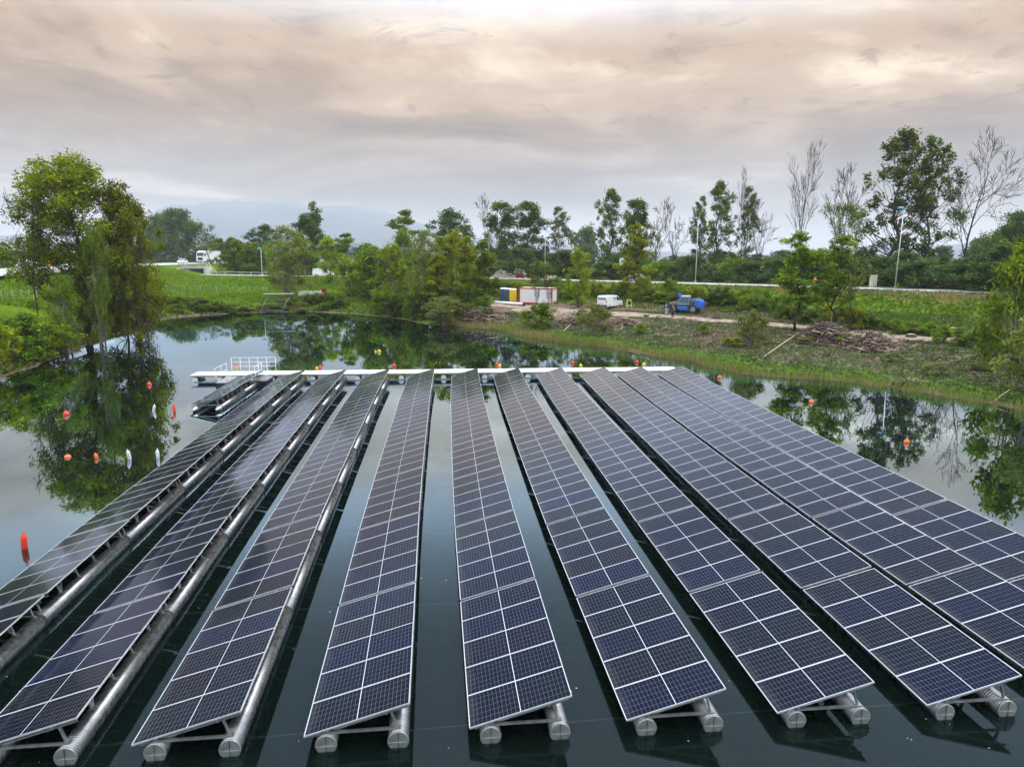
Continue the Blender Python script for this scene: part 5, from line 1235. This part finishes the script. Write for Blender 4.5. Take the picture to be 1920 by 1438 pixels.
# yellow trestle by the hedge
x, y, z = ground_at(1179, 577); e = empty('trestle', (x, y, z), 0.2, 'lime yellow folding trestle standing right of the white van', 'trestle')
for s in (-1, 1):
    b = MB(); b.bar((s*0.38, -0.3, 0), (s*0.30, 0, 1.25), 0.09); b.bar((s*0.38, 0.3, 0), (s*0.30, 0, 1.25), 0.09); b.build('leg_pair', M['lime'], e)
MB().box((0, 0, 1.2), (0.75, 0.10, 0.14)).build('top_bar', M['lime'], e); MB().box((0, -0.14, 0.65), (0.68, 0.05, 0.5)).build('board', M['dark'], e); MB().box((0, -0.2, 0.36), (0.74, 0.06, 0.08)).build('cross_bar', M['white'], e)
# lamp posts
def lamp(px, dist, top_py, label, lean=0.0):
    x, y = at_range(px, dist); z = float(hz(x, y)); H = z_of(px, top_py, dist)-z
    e = empty('lamp_post', (x, y, z), -YAW, label, 'lamp post', 'lamp posts along the roads')
    b = MB(); b.tube([(0, 0, -0.1), (lean*H*0.5, 0, H*0.5), (lean*H, 0, H)], [0.095, 0.075, 0.055], 10); b.build('pole', M['pole'], e)
    MB().box((0, 0, 0.25), (0.34, 0.34, 0.5)).build('base', M['pole'], e)
    b = MB(); b.tube([(lean*H, 0, H-0.05), (lean*H-0.15, 0, H+0.12), (lean*H-0.75, 0, H+0.22)], [0.06, 0.055, 0.05], 8); b.build('arm', M['pole'], e)
    h = MB(); h.lathe([(0.0, -0.16), (0.42, -0.10), (0.50, 0.0), (0.36, 0.20), (0.14, 0.32), (0.0, 0.34)], (0, 0, 0), 14); place('lamp_head', h.mesh('lamp_head', M['teal']), e, (lean*H-0.45, 0, H+0.18), (0, 0.1, 0), (1.15, 0.7, 0.8))
lamp(1022, 172, 428, 'lamp post beyond the road beside the rubble heap'); lamp(1306, 148, 412, 'lamp post beyond the road right of the bare tree'); lamp(1683, 122, 394, 'lamp post in front of the biggest right tree, leaning', 0.02)
lamp(490, 196, 468, 'lamp post by the slip road at the left'); lamp(802, 178, 443, 'lamp post with only its head above the central thicket')
# signs
x, y = at_range(1168, 162); z = float(hz(x, y)); e = empty('road_sign', (x, y, z), -YAW-0.1, 'white square road sign on a post left of the yellow-green tree', 'sign'); H = z_of(1168, 484, 162)-z
b = MB(); b.tube([(0, 0, -0.1), (0, 0, H)], 0.06, 8); b.build('post', M['teal'], e); MB().box((0, -0.09, H-0.9), (1.5, 0.04, 1.8)).build('panel', M['white'], e); MB().box((-0.1, -0.12, H-0.75), (0.7, 0.02, 0.5)).build('sign_mark', M['grey'], e); MB().box((-0.65, -0.115, H-0.2), (0.18, 0.015, 0.3)).build('sign_mark', M['blue'], e)
x, y = at_range(1531, 118); z = float(hz(x, y)); e = empty('warning_sign', (x, y, z), -YAW, 'orange warning sign beside the road behind the young bank tree', 'sign'); H = z_of(1531, 518, 118)-z
b = MB(); b.tube([(0, 0, -0.1), (0, 0, H)], 0.035, 6); b.build('post', M['grey'], e); b = MB(); b.prism([(-0.32, H-0.62), (0, H), (0.32, H-0.62)], -0.06, -0.03); b.build('panel', M['orange'], e); b = MB(); b.prism([(-0.15, H-0.52), (0, H-0.22), (0.15, H-0.52)], -0.075, -0.065); b.build('sign_mark', M['yellow'], e)
for px, d_, lab in ((62, 150, 'orange road-works beacon on the motorway edge behind the thin left tree'), (90, 170, 'orange road-works beacon right of the white motorway van')):
    x, y = at_range(px, d_); z = float(hz(x, y)); e = empty('beacon_board', (x, y, z), -YAW, lab, 'beacon'); bevel(MB().box((0, 0, 1.0), (0.55, 0.12, 1.3)).build('panel', M['orange'], e), 0.03); MB().box((0, 0, 0.17), (0.8, 0.5, 0.34)).build('foot', M['dark'], e); MB().lathe([(0.12, 0), (0.12, 0.2), (0, 0.26)], (0, 0, 1.66)).build('lamp', M['yellow'], e)
# beige cabinet
(x, y, z), _ = road_spot(ROAD_A, 1615, -5.0); z -= 0.12; e = empty('utility_cabinet', (x, y, z), -YAW+0.12, 'beige utility cabinet at the edge of the road', 'cabinet'); hh = 2.1
bevel(MB().box((0, 0, hh/2), (1.05, 0.6, hh)).build('housing', M['beige'], e), 0.03); MB().box((0.28, 0, hh/2), (0.4, 0.66, hh-0.1)).build('side_door', M['beige'], e); MB().box((-0.12, -0.315, hh/2), (0.5, 0.02, hh-0.25)).build('door', M['beige'], e); MB().box((0, 0, hh+0.03), (1.15, 0.7, 0.06)).build('lid', M['beige'], e)
# fences
def fence(pts, label, h=1.5):
    P0 = pts[0]; e = empty('wire_fence', P0, 0, label, 'fence'); pm = MB(); pm.tube([(0, 0, -0.2), (0, 0, h)], 0.05, 6); pm = pm.mesh('post', M['post'])
    for p in pts: place('post', pm, e, (p[0]-P0[0], p[1]-P0[1], p[2]-P0[2]), (random.gauss(0, 0.05), random.gauss(0, 0.05), 0))
    for q in (0.35, 0.75, 1.15, h-0.08):
        b = MB(); b.tube([(p[0]-P0[0], p[1]-P0[1], p[2]-P0[2]+q) for p in pts], 0.010, 4); b.build('wire', M['post'], e)
fence([ground_at(x, 549+0.01*(x-313)) for x in (313, 346, 376, 406, 438, 468, 500, 530)], 'wire fence with pale posts across the far meadow')
fence([ground_at(x, 566-0.03*x) for x in (-25, 4, 24, 42, 56, 68)], 'wire fence with pale posts on the left meadow')
fence([ground_at(x, y) for x, y in ((1540, 545), (1580, 547), (1648, 553), (1710, 557), (1750, 559), (1806, 562), (1862, 566))], 'dark wire fence along the right road slope', 1.2)
# guard rail of the slip road
b = MB(); gp = [road_spot(ROAD_A, px, -4.5)[0] for px in (250, 300, 350, 400, 450, 500, 560)]
g0 = gp[0]; e = empty('guard_rail', g0, 0, 'grey steel guard rail along the slip road', 'guard rail')
b.tube([(p[0]-g0[0], p[1]-g0[1], p[2]-g0[2]+0.62) for p in gp], 0.12, 6); b.build('beam', M['grey'], e)
for p in gp: MB().box((p[0]-g0[0], p[1]-g0[1], p[2]-g0[2]+0.3), (0.12, 0.12, 0.65)).build('post', M['pole'], e)
# motorway barrier wall at the left
b = MB(); gp = [road_spot(ROAD_B, px, -9.2)[0] for px in (-60, -20, 20, 60, 110, 160)]; g0 = gp[0]
for A, B in zip(gp[:-1], gp[1:]): b.bar((A[0]-g0[0], A[1]-g0[1], 0.45+A[2]-g0[2]), (B[0]-g0[0], B[1]-g0[1], 0.45+B[2]-g0[2]), 0.25, 0.9)
tag(b.build('barrier_wall', M['concrete'], None, g0), 'pale concrete barrier along the motorway at the left edge', 'wall')
# underpass below the motorway
_q = ground_at(366, 509); UD = math.hypot(_q[0], _q[1])-3.0
x, y = at_range(366, UD); z = z_of(366, 513, UD); zt = z_of(366, 499.5, UD)-z; e = empty('underpass', (x, y, z), -YAW+0.10, 'concrete underpass with stair railings below the motorway lorry', 'underpass')
MB().box((-0.6, 0.6, zt-0.3), (6.4, 1.0, 0.6)).build('deck_edge', M['concrete'], e)
for s in (-1, 1): MB().box((s*3.4-0.6, 0.5, zt/2-0.6), (0.5, 5.0, zt+0.4)).build('wing_wall', M['concrete'], e)
MB().box((-0.6, 2.4, zt/2-0.6), (6.3, 0.3, zt+0.2)).build('opening_shade', M['dark'], e)  # dark sheet standing in for the shade inside the open passage
b = MB(); rail(b, [(-4.2+i*1.0, 0.3, zt) for i in range(8)], (0.45, 0.85), 0.04); b.build('parapet_railing', M['grey'], e)
for s, mt in ((-1, M['grey']), (1, M['beige'])):
    for q in (0.0, 0.8):
        b = MB(); b.tube([(s*3.2+q-0.6, 0.0, zt+0.1), (s*3.2+2.8+q-0.6, -3.5, 0.2)], 0.06, 6); b.tube([(s*3.2+q-0.6, 0.0, zt+0.6), (s*3.2+2.8+q-0.6, -3.5, 0.7)], 0.05, 6); b.build('stair_railing', mt, e)
# ramp frame at the far shore
A0, A1 = on_plane(486, 587, 0.0), on_plane(527, 587, 0.0); dd_ = 131.0
tx0, ty0 = at_range(503, dd_); tx1, ty1 = at_range(543, dd_); tz = z_of(523, 552, dd_); e = empty('ramp_frame', A0, 0, 'pale metal launching ramp frame going down into the pond at the far shore', 'ramp')
def rel(p): return (p[0]-A0[0], p[1]-A0[1], p[2])
for a_, t_ in ((A0, (tx0, ty0, tz)), (A1, (tx1, ty1, tz))):
    b = MB(); m_ = [a_[i]*0.55+t_[i]*0.45 for i in range(3)]; b.tube([rel((a_[0], a_[1], -0.4)), rel((m_[0], m_[1], m_[2]+0.25)), rel(t_)], 0.06, 6); b.build('side_rail', M['post'], e)
for f_ in (0.12, 0.42, 0.68, 0.92):
    b = MB(); pA = [A0[0]*(1-f_)+tx0*f_, A0[1]*(1-f_)+ty0*f_, tz*f_+0.15*math.sin(3.14*f_)]; pB = [A1[0]*(1-f_)+tx1*f_, A1[1]*(1-f_)+ty1*f_, tz*f_+0.15*math.sin(3.14*f_)]; b.tube([rel(pA), rel(pB)], 0.045, 6); b.build('rung', M['post'], e)
lx, ly = at_range(490, dd_); rx_, ry_ = at_range(548, dd_)
b = MB(); b.bar(rel((lx, ly, tz+0.08)), rel((rx_, ry_, tz+0.08)), 1.0, 0.10); b.build('top_deck', M['concrete'], e)
# white kerb blocks and the marker beside them
x0_, y0_ = at_range(557, 146); x1_, y1_ = at_range(604, 148); z = float(hz(x0_, y0_)); L = math.hypot(x1_-x0_, y1_-y0_)
e = empty('low_wall', (x0_, y0_, z), math.atan2(y1_-y0_, x1_-x0_), 'low white wall of blocks behind the silvery willow on the far shore', 'wall')
hh = max(0.7, z_of(580, 546, 147)-z)
for i in range(6): MB().box((L*(i+0.5)/6, 0, hh/2), (L/6-0.03, 0.5, hh)).build('block', M['white'], e)
x, y = at_range(605, 145); z = float(hz(x, y)); e = empty('lifebuoy_post', (x, y, z), -YAW, 'red lifebuoy on a dark post beside the low white wall', 'lifebuoy'); H = z_of(605, 540, 145)-z
MB().box((0, 0, H/2), (0.12, 0.12, H)).build('post', M['dark'], e); MB().box((0, 0.02, H-0.5), (0.9, 0.06, 0.9)).build('board', M['dark'], e)
b = MB(); b.tube([(0.3*math.cos(t), -0.12, H-0.5+0.36*math.sin(t)) for t in np.linspace(0, 6.2832, 15)], 0.11, 7, caps=False); b.build('ring', M['red'], e)
x, y = at_range(718, 142); z = float(hz(x, y)); e = empty('white_cabin', (x, y, z), -YAW, 'white cabin partly hidden by the far shore trees', 'cabin'); H = z_of(718, 524, 142)-z
bevel(MB().box((0, 0, H/2), (4.6, 2.4, H)).build('wall', M['white'], e), 0.04); MB().box((0, 0, H+0.05), (4.8, 2.6, 0.12)).build('roof', M['buoy_white'], e); MB().box((-1.0, -1.22, 1.1), (0.9, 0.04, 2.0)).build('door', M['grey'], e); MB().box((1.0, -1.22, 1.5), (1.0, 0.04, 0.8)).build('window', M['glass'], e)
x, y = at_range(734, 140); z = float(hz(x, y)); H = z_of(734, 496, 140)-z; e = empty('mast', (x, y, z), -YAW, 'white mast rising beside the white cabin in the far shore trees', 'mast')
MB().box((0, 0, H/2), (0.5, 0.5, H), 0, 0, 0, 0, (0.8, 0.8)).build('column', M['white'], e); MB().box((0, 0, 0.15), (0.9, 0.9, 0.3)).build('foot', M['concrete'], e); MB().box((0, 0, H+0.06), (0.6, 0.6, 0.12)).build('cap', M['buoy_white'], e)

# leaves, fluff and foam specks drifting between the rows
rr = np.random.default_rng(91); n = 420
P = np.stack([rr.uniform(-24, 22, n), 10+46*rr.uniform(0, 1, n)**1.6], 1); a_ = rr.uniform(0, 6.28, n); sz = rr.uniform(0.008, 0.026, (n, 1))
u_ = np.stack([np.cos(a_), np.sin(a_), np.zeros(n)], 1)*sz; v_ = np.stack([-np.sin(a_), np.cos(a_), np.zeros(n)], 1)*sz*0.6; C_ = np.concatenate([P, np.full((n, 1), 0.004)], 1)
o = place('drifting_specks', quads_mesh('drifting_specks', np.stack([C_-u_, C_-v_, C_+u_, C_+v_], 1), M['buoy_white'])); tag(o, 'pale specks of fluff and leaves drifting between the rows', 'debris', kind='stuff')

# ================================================================ HAZE
k = bpy.data.materials.new('haze'); k.use_nodes = True; t = k.node_tree; t.nodes.clear()
vol = t.nodes.new('ShaderNodeVolumePrincipled'); vol.inputs['Color'].default_value = (0.90, 0.93, 0.98, 1); vol.inputs['Density'].default_value = 0.00016; vol.inputs['Anisotropy'].default_value = 0.0
mo = t.nodes.new('ShaderNodeOutputMaterial'); t.links.new(vol.outputs[0], mo.inputs['Volume'])
b = MB(); b.box((0, 2000, 238), (29000, 33000, 542)); hzb = b.build('haze', k); tag(hzb, 'thin bluish haze over the whole landscape', 'haze', kind='stuff')
